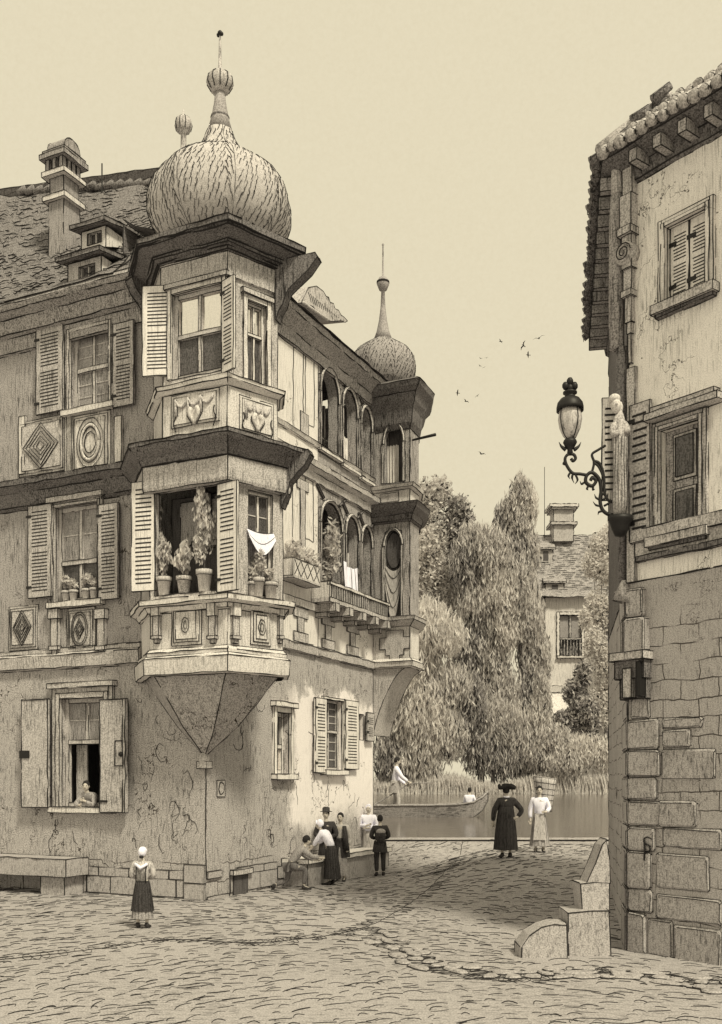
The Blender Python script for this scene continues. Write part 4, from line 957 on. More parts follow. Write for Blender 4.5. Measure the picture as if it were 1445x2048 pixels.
# roof
ov = .42
def offp(o):
    n0, n1 = G0[2], G1[2]; q = 1 + n0[0] * n1[0] + n0[1] * n1[1]; c = ((n0[0] + n1[0]) / q * o, (n0[1] + n1[1]) / q * o)
    return (far_l[0] + n0[0] * o - n0[1] * 0, far_l[1] + n0[1] * o), c, (6 + n1[0] * o, n1[1] * o)
A_, B_, C_ = offp(ov); A2, B2, C2 = offp(-.62)
m = MB(); rows = 7; kk = 22; ze = ZR + .22
def strip(P0, P1, Q0, Q1, n, mt):
    vs = []
    for j in range(rows + 1):
        t = j / rows
        for i in range(n + 1):
            s_ = i / n; a = Vector((P0[0] + (P1[0] - P0[0]) * s_, P0[1] + (P1[1] - P0[1]) * s_, ze + (random.uniform(-.05, .05) if j == 0 else 0))); b = Vector((Q0[0] + (Q1[0] - Q0[0]) * s_, Q0[1] + (Q1[1] - Q0[1]) * s_, ze + .95 + random.uniform(-.06, .06)))
            vs.append(a + (b - a) * t + Vector((0, 0, .03 * (i % 2))))
    m.add(vs, [(j * (n + 1) + i, j * (n + 1) + i + 1, (j + 1) * (n + 1) + i + 1, (j + 1) * (n + 1) + i) for j in range(rows) for i in range(n)], mt)
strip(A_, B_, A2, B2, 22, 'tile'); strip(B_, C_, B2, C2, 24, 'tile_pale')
o = m.build('roof', tall, .011, ang=.7)
m = MB(); rd = random.Random(9)
def eave_tiles(P0, P1, n, mt, k_out, side_n):
    for i in range(n):
        s_ = (i + .5) / n; p = Vector((P0[0] + (P1[0] - P0[0]) * s_, P0[1] + (P1[1] - P0[1]) * s_, ze)); o_ = Vector((side_n[0], side_n[1], 0))
        d_ = Vector((P1[0] - P0[0], P1[1] - P0[1], 0)).normalized()
        for j in range(4):
            c = p - o_ * (.30 * j) + Vector((0, 0, .27 * j + rd.uniform(-.02, .03))) + d_ * .02 * j; L_ = rd.uniform(.30, .38); r_ = rd.uniform(.075, .095)
            e1 = c + o_ * (L_ - .22) * k_out + Vector((0, 0, -.05 + rd.uniform(-.03, .02))); m.tube([c - o_ * .12 + Vector((0, 0, .12)), e1], [r_ * .8, r_], mt, 7)
            m.lines([[tuple(e1 + d_ * r_ * 1.04 * math.cos(a_) + Vector((0, 0, r_ * 1.04 * math.sin(a_)))) for a_ in [PI * q_ / 6 - .3 for q_ in range(9)]]], .010)
            m.lines([[tuple(c - o_ * .1 + d_ * r_ * sg_ * .95 + Vector((0, 0, .13))), tuple(e1 + d_ * r_ * sg_ + Vector((0, 0, .02)))] for sg_ in (1,)], .007)
m2 = MB(); m2.add([(A2[0], A2[1], ze + .93), (B2[0], B2[1], ze + .93), (C2[0], C2[1], ze + .93), (C2[0], 5.5, ze + .2), (A2[0] + 1, A2[1], ze + .2)], [(0, 1, 2, 3, 4)], 'tile'); m2.build('roof_back', o); eave_tiles(A_, B_, 30, 'tile', 1.0, G0[2]); eave_tiles(B_, (B_[0] + 3.2, B_[1]), 18, 'tile_pale', 1.0, G1[2]); m.build('eave_tiles', o, .010)
m = MB(); m.tube([(B_[0], B_[1], ze + .05), (B2[0], B2[1], ze + 1.05)], [.12, .12], 'tile_pale', 8); m.build('hip_tiles', o, .012)
m = MB(); m.sweep([far_l, (0, 0), (6, 0)], [(0, ZR - .22), (.06, ZR - .18), (.10, ZR - .0), (.34, ZR + .10), (.40, ZR + .14), (.40, ZR + .22), (0, ZR + .3)], 'stone_dark', wob=.01); m.build('eaves_soffit', tall, .014)
m = MB()
for i in range(12): m.mark(); u = LG * (i + .5) / 12; m.wb(G0, u, u + .14, ZR - .15, ZR + .05, 0, .42, 'timber')
for i in range(9): m.mark(); u = .3 + i * .42; m.wb(G1, u, u + .14, ZR - .12, ZR + .06, 0, .38, 'timber')
m.build_pieces('rafter_end', tall, .010)
# round moulded gutter board running down the corner under the eave
m = MB(); c = (-.28, -.02)
zz = lambda yy, px=1235: RF.uv(G1, 1257, yy)[1]
m.tube([(-.12, -.10, zz(285)), (-.13, -.11, zz(335)), (-.13, -.11, zz(385))], [.075, .085, .09], 'stone', 8); m.tube([(-.15, -.08, zz(385)), (-.19, -.05, zz(440)), (-.21, -.02, zz(690))], [.095, .11, .12], 'timber', 8); m.build('downpipe_head', tall, .012)
m = MB()
def cbx(o0, u0, u1, y0_, y1_, mt='stone', out=.12): m.wb(G1, u0, u1, zz(y1_), zz(y0_), -.2, out, mt)
cbx(0, -.02, .16, 300, 400); cbx(0, -.04, .17, 400, 465, 'stone', .16); cbx(0, -.06, .19, 465, 480, 'stone', .2); cbx(0, -.02, .16, 480, 545, 'stone', .14); cbx(0, -.02, .13, 545, 588, 'stone', .1); cbx(0, -.04, .15, 588, 600, 'stone', .14); cbx(0, 0, .12, 600, 650, 'stone', .09); cbx(0, .02, .1, 650, 672, 'stone', .07); cbx(0, .03, .09, 672, 730, 'stone', .05)
m.build('corner_bracket', tall, .009)
m = MB(); pts = [(.045 + (.145 - .13 * t / 26) * math.cos(t * .55), -.17, zz(515) + (.145 - .13 * t / 26) * math.sin(t * .55)) for t in range(25)]; m.tube(pts, .030, 'stone', 6); m.tube([(x, -.205, z) for x, y_, z in pts], .009, 'ink', 4)
m.tube([(.045, -.0, zz(515)), (.045, -.16, zz(515))], .17, 'stone', 14); m.build('scroll', tall, .009)
# pilaster strip down the corner and the drain
m = MB(); m.wb(G1, 0, .16, 5.6, zz(740), .0, .05, 'stone'); m.build('pilaster_strip', tall, .009)
m = MB(); m.tube([(-.13, .02, zz(1162)), (-.13, .02, zz(1000)), (-.14, .02, zz(820)), (-.12, .02, zz(690))], [.06, .075, .10, .10], 'stone_dark', 8); m.build('drainpipe', tall, .011)
# upper window with closed shutters
def sur(r, t, m_, nn=2):
    u0, u1, v0, v1 = r; m = MB()
    for i in range(nn):
        a, b = t * i, t * (i + 1); o_ = .03 + .022 * (nn - i); m.wb(G1, u0 - b, u0 - a, v0, v1 + b, 0, o_, m_); m.wb(G1, u1 + a, u1 + b, v0, v1 + b, 0, o_, m_); m.wb(G1, u0 - a, u1 + a, v1 + a, v1 + b, 0, o_, m_)
    m.wb(G1, u0 - t * nn - .06, u1 + t * nn + .06, v0 - .13, v0, 0, .16, 'stone'); m.wb(G1, u0 - t * nn - .02, u1 + t * nn + .02, v0 - .18, v0 - .13, 0, .10, 'stone_dark')
    return m.build('window_surround', tall, .009)
sur(w1, .06, 'plaster_pale', 2)
um = (w1[0] + w1[1]) / 2
shutter(tall, G1, w1[0] + .02, um - .01, w1[2], w1[3], -.12, -.06, 'shutter', 18, .009, True, 'closed louvred shutter of the bright upper window'); shutter(tall, G1, um + .01, w1[1] - .02, w1[2], w1[3], -.12, -.06, 'shutter', 18, .009)
sur(w2, .06, 'stone', 2)
m = MB(); u0, u1, v0, v1 = w2; m.wb(G1, u0 - .15, u1 + .4, v1 + .14, v1 + .24, 0, .22, 'stone'); m.wb(G1, u0 - .10, u1 + .3, v1 + .24, v1 + .34, 0, .14, 'stone'); m.build('window_hood', tall, .010)
m = MB(); m.wb(G1, u0, u1, v0, v1, -.18, -.12, 'timber')
for a, b in ((.06, .44), (.52, .95)):
    z0, z1 = v0 + (v1 - v0) * a, v0 + (v1 - v0) * b; m.wb(G1, u0 + .14, u1 - .14, z0, z1, -.12, -.10, 'stone'); m.wb(G1, u0 + .19, u1 - .19, z0 + .05, z1 - .05, -.10, -.085, 'pane')
m.build('window', tall, .010)
hg = (RF.uv(G1, 1318)[0] - .02); u1_ = RF.uv(G1, 1268)[0]
p, d, n = G1; a = R(200); base_a = a; fr = ((hg, 0), (math.cos(base_a), math.sin(base_a)), (math.sin(base_a), -math.cos(base_a)))
shutter(tall, ((u1_, -.07), (1, 0), (0, -1)), 0, hg - u1_ - .06, RF.uv(G1, 1290, 1080)[1], RF.uv(G1, 1290, 808)[1], 0, .04, 'shutter_grey', 16, .010, True, 'grey louvred shutter beside the lower window')
us, zs = 0, 0
Yw = 15.6; pw = RF.L(*at(1236, 1560, 15.75).xy); d_ = Vector((-.99, .1)); dl = (d_.x * RF.ex[0] + d_.y * RF.ex[1], d_.x * RF.ey[0] + d_.y * RF.ey[1]); l_ = math.hypot(*dl); dl = (dl[0] / l_, dl[1] / l_)
shutter(tall, (pw, dl, (dl[1], -dl[0])), .0, .24, EYE + (1560 - 1000) * 15.75 / FOC, EYE + (1560 - 795) * 15.75 / FOC, 0, .03, 'shutter', 14, .008, True, 'pale shutter folded out behind the statue')
# ledge and quoins
m = MB(); m.wb(G1, .12, 6, zz(1092), zz(1068), 0, .12, 'stone'); m.wb(G1, .16, 6, zz(1120), zz(1092), 0, .06, 'stone'); m.wb(G1, .2, 6, zz(1130), zz(1120), 0, .09, 'stone_dark'); m.build('ledge', tall, .011)
def stone(fr, u0, u1, z0, z1, o1, mt='stone_rough', o0=-.05, r=.03):
    m = MB(); p, d, n = fr; vs = []; j = lambda a=.012: rd.uniform(-a, a)
    ring = [(u0 + r, z0), (u1 - r, z0), (u1, z0 + r), (u1, z1 - r), (u1 - r, z1), (u0 + r, z1), (u0, z1 - r), (u0, z0 + r)]
    for k, (o_, s_) in enumerate(((o0, 0), (o1 - .02, 0), (o1, .025))):
        for u, z in ring: uu = u + (s_ if u < (u0 + u1) / 2 else -s_) + j(); zz_ = z + (s_ if z < (z0 + z1) / 2 else -s_) + j(); vs.append((p[0] + d[0] * uu + n[0] * o_, p[1] + d[1] * uu + n[1] * o_, zz_))
    m.add(vs, [(k * 8 + i, k * 8 + (i + 1) % 8, k * 8 + 8 + (i + 1) % 8, k * 8 + 8 + i) for k in range(2) for i in range(8)] + [tuple(range(16, 24))], mt); return m
rows_ = [(1180, 1238, 0, .32, .1), (1238, 1310, .0, .38, .14), (1396, 1440, .05, .40, .03), (1440, 1500, .0, .55, .04), (1500, 1555, .0, .58, .05), (1555, 1600, 0, .52, .04), (1600, 1652, 0, .6, .03), (1652, 1700, 0, .5, .05), (1700, 1775, 0, .42, .06), (1775, 1822, 0, .45, .04), (1822, 1905, 0, .33, .06)]
for i, (ya, yb, u0, u1, o_) in enumerate(rows_):
    z1, z0 = zz(ya), zz(yb)
    stone(G1, u0, u1, z0 + .01, z1 - .01, o_).build('corner_stone', tall, .0065)
    stone(G0, LG - 1.0 - .12 * (i % 2), LG - .0, z0 + .01, z1 - .01, o_ * .8).build('corner_stone', tall, .0065)
for (ua, ub, ya, yb) in ((.6, 1.3, 1440, 1462), (.62, 1.1, 1462, 1500), (.6, 1.5, 1500, 1560), (.55, 1.2, 1600, 1650), (.62, 1.6, 1650, 1690), (.52, 1.4, 1700, 1770), (.5, 1.6, 1780, 1830), (.36, .8, 1830, 1905), (.82, 1.6, 1835, 1910)):
    stone(G1, ua, ub, zz(yb) + .01, zz(ya) - .01, rd.uniform(.02, .04)).build('wall_stone', tall, .006)
# rounded capstone and the dark niche with iron straps
m = MB(); m.tube([(-.1, -.02, zz(1180)), (-.08, 0, zz(1205)), (-.06, 0, zz(1160))], [.13, .2, .06], 'stone_rough', 9); m.build('cap_stone', tall)
m = MB(); m.wb(G1, -.16, .45, zz(1324), zz(1308), -.1, .26, 'stone'); m.wb(G1, -.10, .42, zz(1360), zz(1324), -.1, .20, 'stone_dark'); m.wb(G1, -.06, .40, zz(1400), zz(1360), -.1, .12, 'stone_dark'); m.wb(G1, .06, .22, zz(1398), zz(1340), .12, .22, 'stone'); m.wb(G1, .33, .40, zz(1396), zz(1330), .12, .25, 'iron'); m.build('stone_corbel', tall, .012)
# the monogram carved in the wall stone
u_, z_ = RF.uv(G1, 1300, 1690); k = .006
m = MB(); P = lambda px, py: (u_ + (px - 1300) * .0078, -.068, z_ + (1690 - py) * .0072)
m.tube([P(1311, 1677), P(1300, 1673), P(1293, 1676), P(1292, 1683), P(1298, 1688), P(1308, 1692)], [.008, .012, .013, .013, .012, .01], 'ink', 5)
m.tube([P(1293, 1680), P(1294, 1700), P(1293, 1722)], [.012, .015, .012], 'ink', 5); m.tube([P(1294, 1688), P(1304, 1690), P(1307, 1698), P(1302, 1706), P(1294, 1706)], [.01, .012, .014, .012, .01], 'ink', 5)
m.build('carved_monogram', tall)
# ---- street lamp on its scrolled bracket
YL = 15.3; kl = YL / FOC
lamp = empty('wall_lamp', tuple(at(1225, 1025, YL)), 0, label='black wrought iron wall lamp with an egg shaped glass on a scrolled bracket', cat='street lamp')
o_ = at(1225, 1025, YL)
L3 = lambda px, py, dy=0: tuple(at(px, py, YL) - o_ + Vector((0, dy, 0)))
def sc3(pts, n=8): return [tuple(v) for v in spline([L3(*p) for p in pts], n)]
def lam(prof, mt, n=16, cx=1140): m.lathe((L3(cx, 0)[0], 0, 0), [(r * kl, L3(cx, yy)[2]) for r, yy in prof], mt, n)
m = MB(); m.tube(sc3([(1228, 1005), (1216, 1000), (1209, 985), (1208, 960), (1205, 940), (1198, 926), (1188, 922)]), .022, 'iron', 6)
m.tube(sc3([(1228, 1030), (1215, 1028), (1204, 1018), (1200, 1000), (1202, 980), (1198, 958), (1184, 945), (1173, 952), (1172, 965), (1184, 972), (1192, 962), (1185, 955), (1181, 961)]), .028, 'iron', 6)
m.tube(sc3([(1172, 950), (1160, 948), (1145, 946), (1134, 932), (1130, 918), (1136, 909), (1147, 909), (1151, 917), (1146, 922), (1142, 917)]), .024, 'iron', 6)
m.tube(sc3([(1184, 944), (1188, 925), (1184, 909), (1196, 900), (1211, 891)]), .020, 'iron', 6); m.tube(sc3([(1186, 924), (1196, 932), (1203, 945), (1206, 955)]), .018, 'iron', 6)
for a, b, c in (((1140, 946), (1137, 952), (1140, 958)), ((1146, 947), (1144, 956), (1148, 966)), ((1150, 948), (1155, 960), (1150, 968)), ((1168, 965), (1163, 968), (1160, 962)), ((1176, 973), (1174, 978), (1177, 980)), ((1186, 974), (1186, 980), (1190, 978)), ((1200, 1000), (1192, 995), (1189, 988)), ((1202, 1012), (1192, 1010), (1186, 1003)), ((1206, 1022), (1198, 1024), (1196, 1030)), ((1204, 990), (1210, 985), (1212, 978)), ((1206, 1000), (1214, 993), (1216, 986)), ((1208, 1012), (1218, 1006), (1221, 998)), ((1130, 922), (1127, 928), (1132, 931))): m.tube(sc3([a, b, c], 4), [.018] * 5 + [.012, .009, .006, .004][:4], 'iron', 5)
m.build('bracket', lamp)
m = MB(); lam([(2, 911), (6, 905), (5, 900), (10, 893), (14, 885), (12, 880), (9, 878)], 'iron')
for sg in (-1, 1): m.tube(sc3([(1140 + sg * 8, 900), (1140 + sg * 17, 893), (1140 + sg * 22, 884)], 4), [.03, .03, .028, .025, .02, .016, .01, .006, .004], 'iron', 6)
m.build('socket', lamp)
m = MB(); lam([(7, 879), (14, 872), (21, 856), (24, 840), (22, 824), (18, 814)], 'glass', 20); m.build('lamp_glass', lamp)
m = MB()
for a in range(4): m.tube([(L3(1140, 0)[0] + r * kl * math.cos(a * PI / 2 + .5), r * kl * math.sin(a * PI / 2 + .5), L3(1140, yy)[2]) for r, yy in ((8, 879), (15, 872), (22, 856), (25, 840), (23, 824), (19, 814))], .008, 'iron', 4)
m.build('glass_rib', lamp)
m = MB(); lam([(18, 816), (27, 822), (27, 815), (25, 806), (19, 798), (12, 795), (9, 789), (14, 787), (14, 784), (8, 781)], 'iron', 20)
cx = L3(1140, 0)[0]
for dx, yy, r_ in ((-9, 772, 7), (9, 772, 7), (0, 763, 7), (0, 776, 7)): m.ball((cx + dx * kl, 0, L3(0, yy)[2]), r_ * kl, 'iron', 8, r_ * 1.25 * kl)
m.build('lamp_cap', lamp)
# ---- statue against the corner
st_o = at(1239, 1032, 15.25); statue = empty('statue', tuple(st_o), 0, label='weathered stone statue of a robed figure standing on a corbel at the house corner', cat='statue')
ks = 15.25 / FOC; S3 = lambda px, py, y=0: ((px - 1239) * ks, y, (1032 - py) * ks)
def skin_mesh(verts, edges, radii, root=0, sub=1):
    me = bpy.data.meshes.new('t'); me.from_pydata([tuple(v) for v in verts], edges, []); o = bpy.data.objects.new('t', me); C.objects.link(o)
    md = o.modifiers.new('s', 'SKIN'); sv = me.skin_vertices[0].data
    for i, r_ in enumerate(radii):
        sv[i].radius = r_ if isinstance(r_, tuple) else (r_, r_)
        sv[i].use_root = (i == root)
    md.use_smooth_shade = True
    if sub: s2 = o.modifiers.new('u', 'SUBSURF'); s2.levels = sub; s2.render_levels = sub
    dg = bpy.context.evaluated_depsgraph_get(); dg.update(); em = o.evaluated_get(dg).to_mesh()
    vs = [tuple(v.co) for v in em.vertices]; fs = [tuple(p.vertices) for p in em.polygons]; o.evaluated_get(dg).to_mesh_clear()
    bpy.data.objects.remove(o); bpy.data.meshes.remove(me); return vs, fs
m = MB(); k = 20; vs = []
prof = [(1030, 14, 1239), (1000, 17, 1239), (960, 16, 1240), (920, 18, 1240), (880, 19, 1239), (855, 17, 1238), (835, 13, 1238), (826, 7, 1240), (815, 5, 1238)]
for yy, r_, cx_ in prof:
    for j in range(k):
        a = 2 * PI * j / k; f = 1 + (.10 * math.sin(a * 5 + yy * .01) if yy > 850 else .02); vs.append((((cx_ - 1239) + r_ * .8 * f * math.cos(a)) * ks, r_ * .65 * f * math.sin(a) * ks, (1032 - yy) * ks))
m.add(vs, [(i * k + j, i * k + (j + 1) % k, (i + 1) * k + (j + 1) % k, (i + 1) * k + j) for i in range(len(prof) - 1) for j in range(k)] + [tuple(range(k))[::-1]], 'stone', True)
a_v, a_f = skin_mesh([S3(1236, 845), S3(1224, 858, -.03), S3(1224, 875, -.07), S3(1236, 868, -.12), S3(1250, 848), S3(1254, 866, -.04), S3(1246, 866, -.11)], [(0, 1), (1, 2), (2, 3), (0, 4), (4, 5), (5, 6)], [.06, .07, .065, .045, .06, .06, .04])
m.add(a_v, a_f, 'stone', True); m.ball(S3(1231, 812, -.02), (.075, .085), 'stone_pale', 12, .12); m.ball(S3(1229, 798, 0), (.09, .10), 'stone_pale', 12, .075); m.ball(S3(1230, 813, -.10), (.018, .03), 'stone', 6, .02)
m.ball(S3(1240, 815, .01), (.05, .05), 'stone_pale', 8, .10)
for j in range(9):
    a = -PI * (j + .5) / 9; m.lines([[((17 + .6 * math.sin(t + j)) * ks * math.cos(a + .05 * math.sin(t)) * (.95 if t > 4 else 1.0) * 1.07, 17 * .78 * ks * math.sin(a) * 1.08, (1032 - (1020 - t * 18)) * ks) for t in range(9)]], .006)
m.build('figure', statue)
m = MB(); m.lathe((.01, .0, 0), [(.08, -.30), (.13, -.20), (.16, -.10), (.19, -.06), (.19, 0)], 'iron', 12, ell=(1, .8)); m.build('pedestal', statue)
# ---- guard stones at the corner foot
def rock(name, poly, Y, depth, label, grp=None, mt='stone_rough', yaw=0, top_in=.06):
    c = at(sum(p[0] for p in poly) / len(poly), max(p[1] for p in poly), Y); o = empty(name, tuple(c), yaw, label=label, cat='stone block', group=grp)
    n_ = len(poly); P_ = [at(x, y, Y) - c for x, y in poly]; m = MB(); vs = []
    for dd, s_ in ((0, .96), (.04, 1), (depth - .05, 1), (depth, .93)):
        cx = sum(p.x for p in P_) / n_; cz = sum(p.z for p in P_) / n_
        for p in P_: vs.append((cx + (p.x - cx) * s_ + rd.uniform(-.008, .008), dd + top_in * (p.z / max(.1, max(q.z for q in P_))), cz + (p.z - cz) * s_ + rd.uniform(-.008, .008)))
    m.add(vs, [(k * n_ + i, (k + 1) * n_ + i, (k + 1) * n_ + (i + 1) % n_, k * n_ + (i + 1) % n_) for k in range(3) for i in range(n_)] + [tuple(range(n_)), tuple(range(3 * n_, 4 * n_))[::-1]], mt)
    b = m.build('block', o, .010)
    return o
gz = lambda x, y: ground(x, y)
rock('guard_stone', [(1040, 1925), (1042, 1895), (1060, 1872), (1085, 1856), (1110, 1849), (1136, 1850), (1138, 1925)], 14.85, .6, 'low rounded boulder lying at the outer end of the guard stones')
rock('guard_stone', [(1137, 1930), (1136, 1826), (1180, 1822), (1222, 1822), (1224, 1935)], 15.0, .7, 'big square block between the boulder and the house corner')
rock('guard_stone', [(1164, 1826), (1162, 1768), (1190, 1765), (1221, 1767), (1221, 1826)], 15.25, .6, 'smaller square block standing on the big square block')
rock('guard_stone', [(1172, 1768), (1190, 1730), (1206, 1690), (1216, 1680), (1222, 1720), (1222, 1768)], 15.35, .5, 'tapering wedge stone on top of the guard stones')
# ---- stone benches
bn = empty('stone_bench', (*HF.W((-4.6, -.45)), 0), HF.a, label='long stone bench with a thick slab seat along the street front wall', cat='bench')
u0 = HF.uv(FL, 165)[0] + 4.6 + .2
m = MB(); m.box(-3.2, u0, -.32, .42, .42, .82, 'stone_rough'); m.build('seat', bn, .013)
m = MB(); m.box(u0 - .85, u0 - .15, -.2, .42, -.2, .415, 'stone_rough'); m.build('support', bn, .013); m = MB(); m.box(-2.6, -1.9, -.2, .42, -.2, .415, 'stone_rough'); m.build('support', bn, .013)
bs_o = HF.W((.35, 6.2)); b2 = empty('stone_bench', (*bs_o, .1), HF.a, label='low pale topped stone bench on the river side where people are gathered', cat='bench')
m = MB(); m.box(-.32, .35, -2.9, 1.9, -.4, .46, 'stone_rough'); m.build('support', b2, .012); m = MB(); m.box(-.33, .42, -2.98, 1.98, .464, .58, 'plaster_pale'); m.build('seat', b2, .012)

# ================================================================ PLANTS, POTS AND CLOTHS ON THE CORNER HOUSE
def potted(name, loc, hp, rp, top, rad, label, grp, dens=260, leaf=.055, mats=('leaf_hi', 'leaf_mid', 'leaf_lo'), wts=(.5, .35, .15), tall_=True, pm='terracotta', seed=1):
    o = empty(name, tuple(loc), HF.a, label=label, cat='potted plant', group=grp); rn = random.Random(seed)
    m = MB(); m.lathe((0, 0, 0), [(rp * .62, 0), (rp * .70, .01), (rp * .92, hp * .74), (rp * 1.08, hp * .75), (rp * 1.1, hp), (rp * .9, hp), (rp * .85, hp * .9)], pm, 16)
    for z in (hp * .74, hp): m.tube([(rp * 1.1 * math.cos(a * PI / 9), rp * 1.1 * math.sin(a * PI / 9), z) for a in range(19)], .007, 'ink', 3, False)
    m.build('pot', o)
    m = MB(); n = 3 if tall_ else 4
    for i in range(n): a = rn.uniform(0, 6.28); m.tube([(0, 0, hp * .9), (.03 * math.cos(a), .03 * math.sin(a), hp + (top - hp) * .4), (rad * .4 * math.cos(a), rad * .4 * math.sin(a), hp + (top - hp) * .7)], [.012, .01, .006], 'bark', 5)
    m.build('stem', o); m = MB()
    cl = [((rn.uniform(-.4, .4) * rad, rn.uniform(-.4, .4) * rad, hp + (top - hp) * f), (rad * q, rad * q, (top - hp) * .26), .2) for f, q in ((.3, .6), (.45, .9), (.6, 1.0), (.75, .8), (.88, .5))]
    leaf_mass(m, cl, dens, leaf, 2.4, -1 if tall_ else 0, mats, wts, .3, rn); m.build('foliage', o)
    return o
def on(fr, px, off, z):
    f2 = shift(fr, off); u = HF.uv(f2, px)[0]; p = (f2[0][0] + f2[1][0] * u, f2[0][1] + f2[1][1] * u); w_ = HF.W(p); return (w_[0], w_[1], z)
zl1 = hL1[2] + .005
PG = 'potted plants standing in the open oriel window'
potted('flower_pot', on(fL1, 328, -.07, zl1), .40, .155, 1.22, .17, 'pale clay pot with a tall feathery plant, leftmost in the open oriel window', PG, 420, seed=2)
potted('flower_pot', on(fL1, 368, -.12, zl1), .38, .155, 1.08, .18, 'grey clay pot with a rounded plant, middle of the open oriel window', PG, 420, seed=3, pm='stone')
potted('flower_pot', on(fL1, 409, -.07, zl1), .46, .165, 2.05, .24, 'largest clay pot with the tallest plant, beside the corner shutter of the oriel', PG, 900, seed=4)
potted('climbing_plant', on(fL1, 312, -.25, zl1 + .3), .3, .12, 1.95, .16, 'tall thin climbing plant at the left jamb of the open oriel window', PG, 500, seed=14)
zl2 = hL2[2] + .01
potted('flower_pot', on(fL2, 503, -.02, zl2), .30, .10, .55, .11, 'small dark pot half hidden behind the corner shutter', PG, 160, seed=5, tall_=False, pm='stone')
potted('flower_pot', on(fL2, 517, .06, zl2 - .01), .40, .12, .92, .17, 'pot with a bushy round plant on the narrow side sill of the oriel', PG, 320, seed=6, tall_=False)
potted('flower_pot', on(fL2, 541, .06, zl2 - .01), .34, .14, .62, .13, 'stout pot with a small round plant, rightmost on the oriel ledge', PG, 200, seed=7, tall_=False)
for i, (px_, t_, lab) in enumerate(((132, .62, 'small clay pot with leafy plant at the left of the middle street window'), (147, .5, 'small clay pot just left of the centre bar of the middle street window'), (172, .62, 'small clay pot just right of the centre bar of the middle street window'), (188, .52, 'small clay pot at the right of the middle street window'))):
    potted('flower_pot', on(FL, px_, -.03, wM[2] + .01), .28, .10, t_, .13, lab, 'flower pots on the middle street window sill', 130, .05, seed=20 + i, tall_=False)
a2_ = A2[0]
potted('flower_pot', on(FS, 663, .0, ZBs + 1.37), .3, .16, 2.1, .34, 'big climbing plant filling the first lower arch behind the balcony rail', None, 900, .08, seed=31, tall_=False)
# flower box under the blind window
fb = empty('flower_box', on(FS, 588, .0, HF.uv(FS, 588, 1168)[1]), HF.a, label='slatted wooden flower box with a round leafy plant on the white river side wall', cat='flower box')
m = MB(); m.box(0, .42, -.78, .62, 0, .06, 'stone'); m.box(.36, .42, -.78, .62, .06, .48, 'stone_pale'); m.box(0, .36, -.78, -.73, .06, .48, 'stone_pale'); m.box(0, .36, .57, .62, .06, .48, 'stone_pale')
for i in range(4):
    y0 = -.72 + i * .33; m.lines([[(.425, y0, .08), (.425, y0 + .3, .45)], [(.425, y0 + .3, .08), (.425, y0, .45)]], .013)
m.box(.05, .35, -.7, .55, .38, .42, 'inside'); m.build('box', fb, .013)
m = MB(); rn = random.Random(41); leaf_mass(m, [((.2, -.3, .75), (.3, .42, .36), .5), ((.25, .25, .68), (.28, .36, .28), .35), ((.3, .5, .55), (.2, .2, .2), .15)], 520, .08, 1.5, 0, ('leaf_hi', 'leaf_mid', 'leaf_lo'), (.6, .3, .1), .3, rn); m.build('foliage', fb)
# white cloths
hc = empty('hanging_cloth', on(FS, 702, .3, ZBs + 1.5), HF.a, label='white cloth hanging over the balcony rail below the second arch', cat='cloth')
m = MB(); vs = []; k = 12
for j, z in enumerate((1.05, .6, .25, -.02)):
    for i in range(k + 1): vs.append((.05 * math.sin(i * 1.4 + j * .3), -.45 + .075 * i * 1.0 + .03 * j, z - (.10 * math.sin(i * .8) if j == 3 else 0) - (.12 * math.sin(PI * i / k) if j == 0 else 0)))
m.add(vs, [(j * (k + 1) + i, j * (k + 1) + i + 1, (j + 1) * (k + 1) + i + 1, (j + 1) * (k + 1) + i) for j in range(3) for i in range(k)], 'white', True)
for i in (2, 5, 9): m.lines([[vs[j * (k + 1) + i] for j in range(4)]], .009)
m.build('cloth', hc)
m = MB(); u0, u1, v0, v1 = HF.rect(fL2, 492, 1062, 546, 1100); prev = None
for i in range(7):
    pts = [tuple(fL2[0][q] + fL2[1][q] * (u0 + (u1 - u0) * t / 8) + fL2[2][q] * (.03 + .015 * i) for q in (0, 1)) + (v1 - .03 * i - (.05 + .05 * i) * math.sin(PI * t / 8),) for t in range(9)]
    if prev: m.add(prev + pts, [(j, j + 1, j + 10, j + 9) for j in range(8)], 'white', True)
    prev = pts
    if i in (0, 3, 6): m.lines([[(x, y - .01, z) for x, y, z in pts]], .008)
m.build('curtain', house)

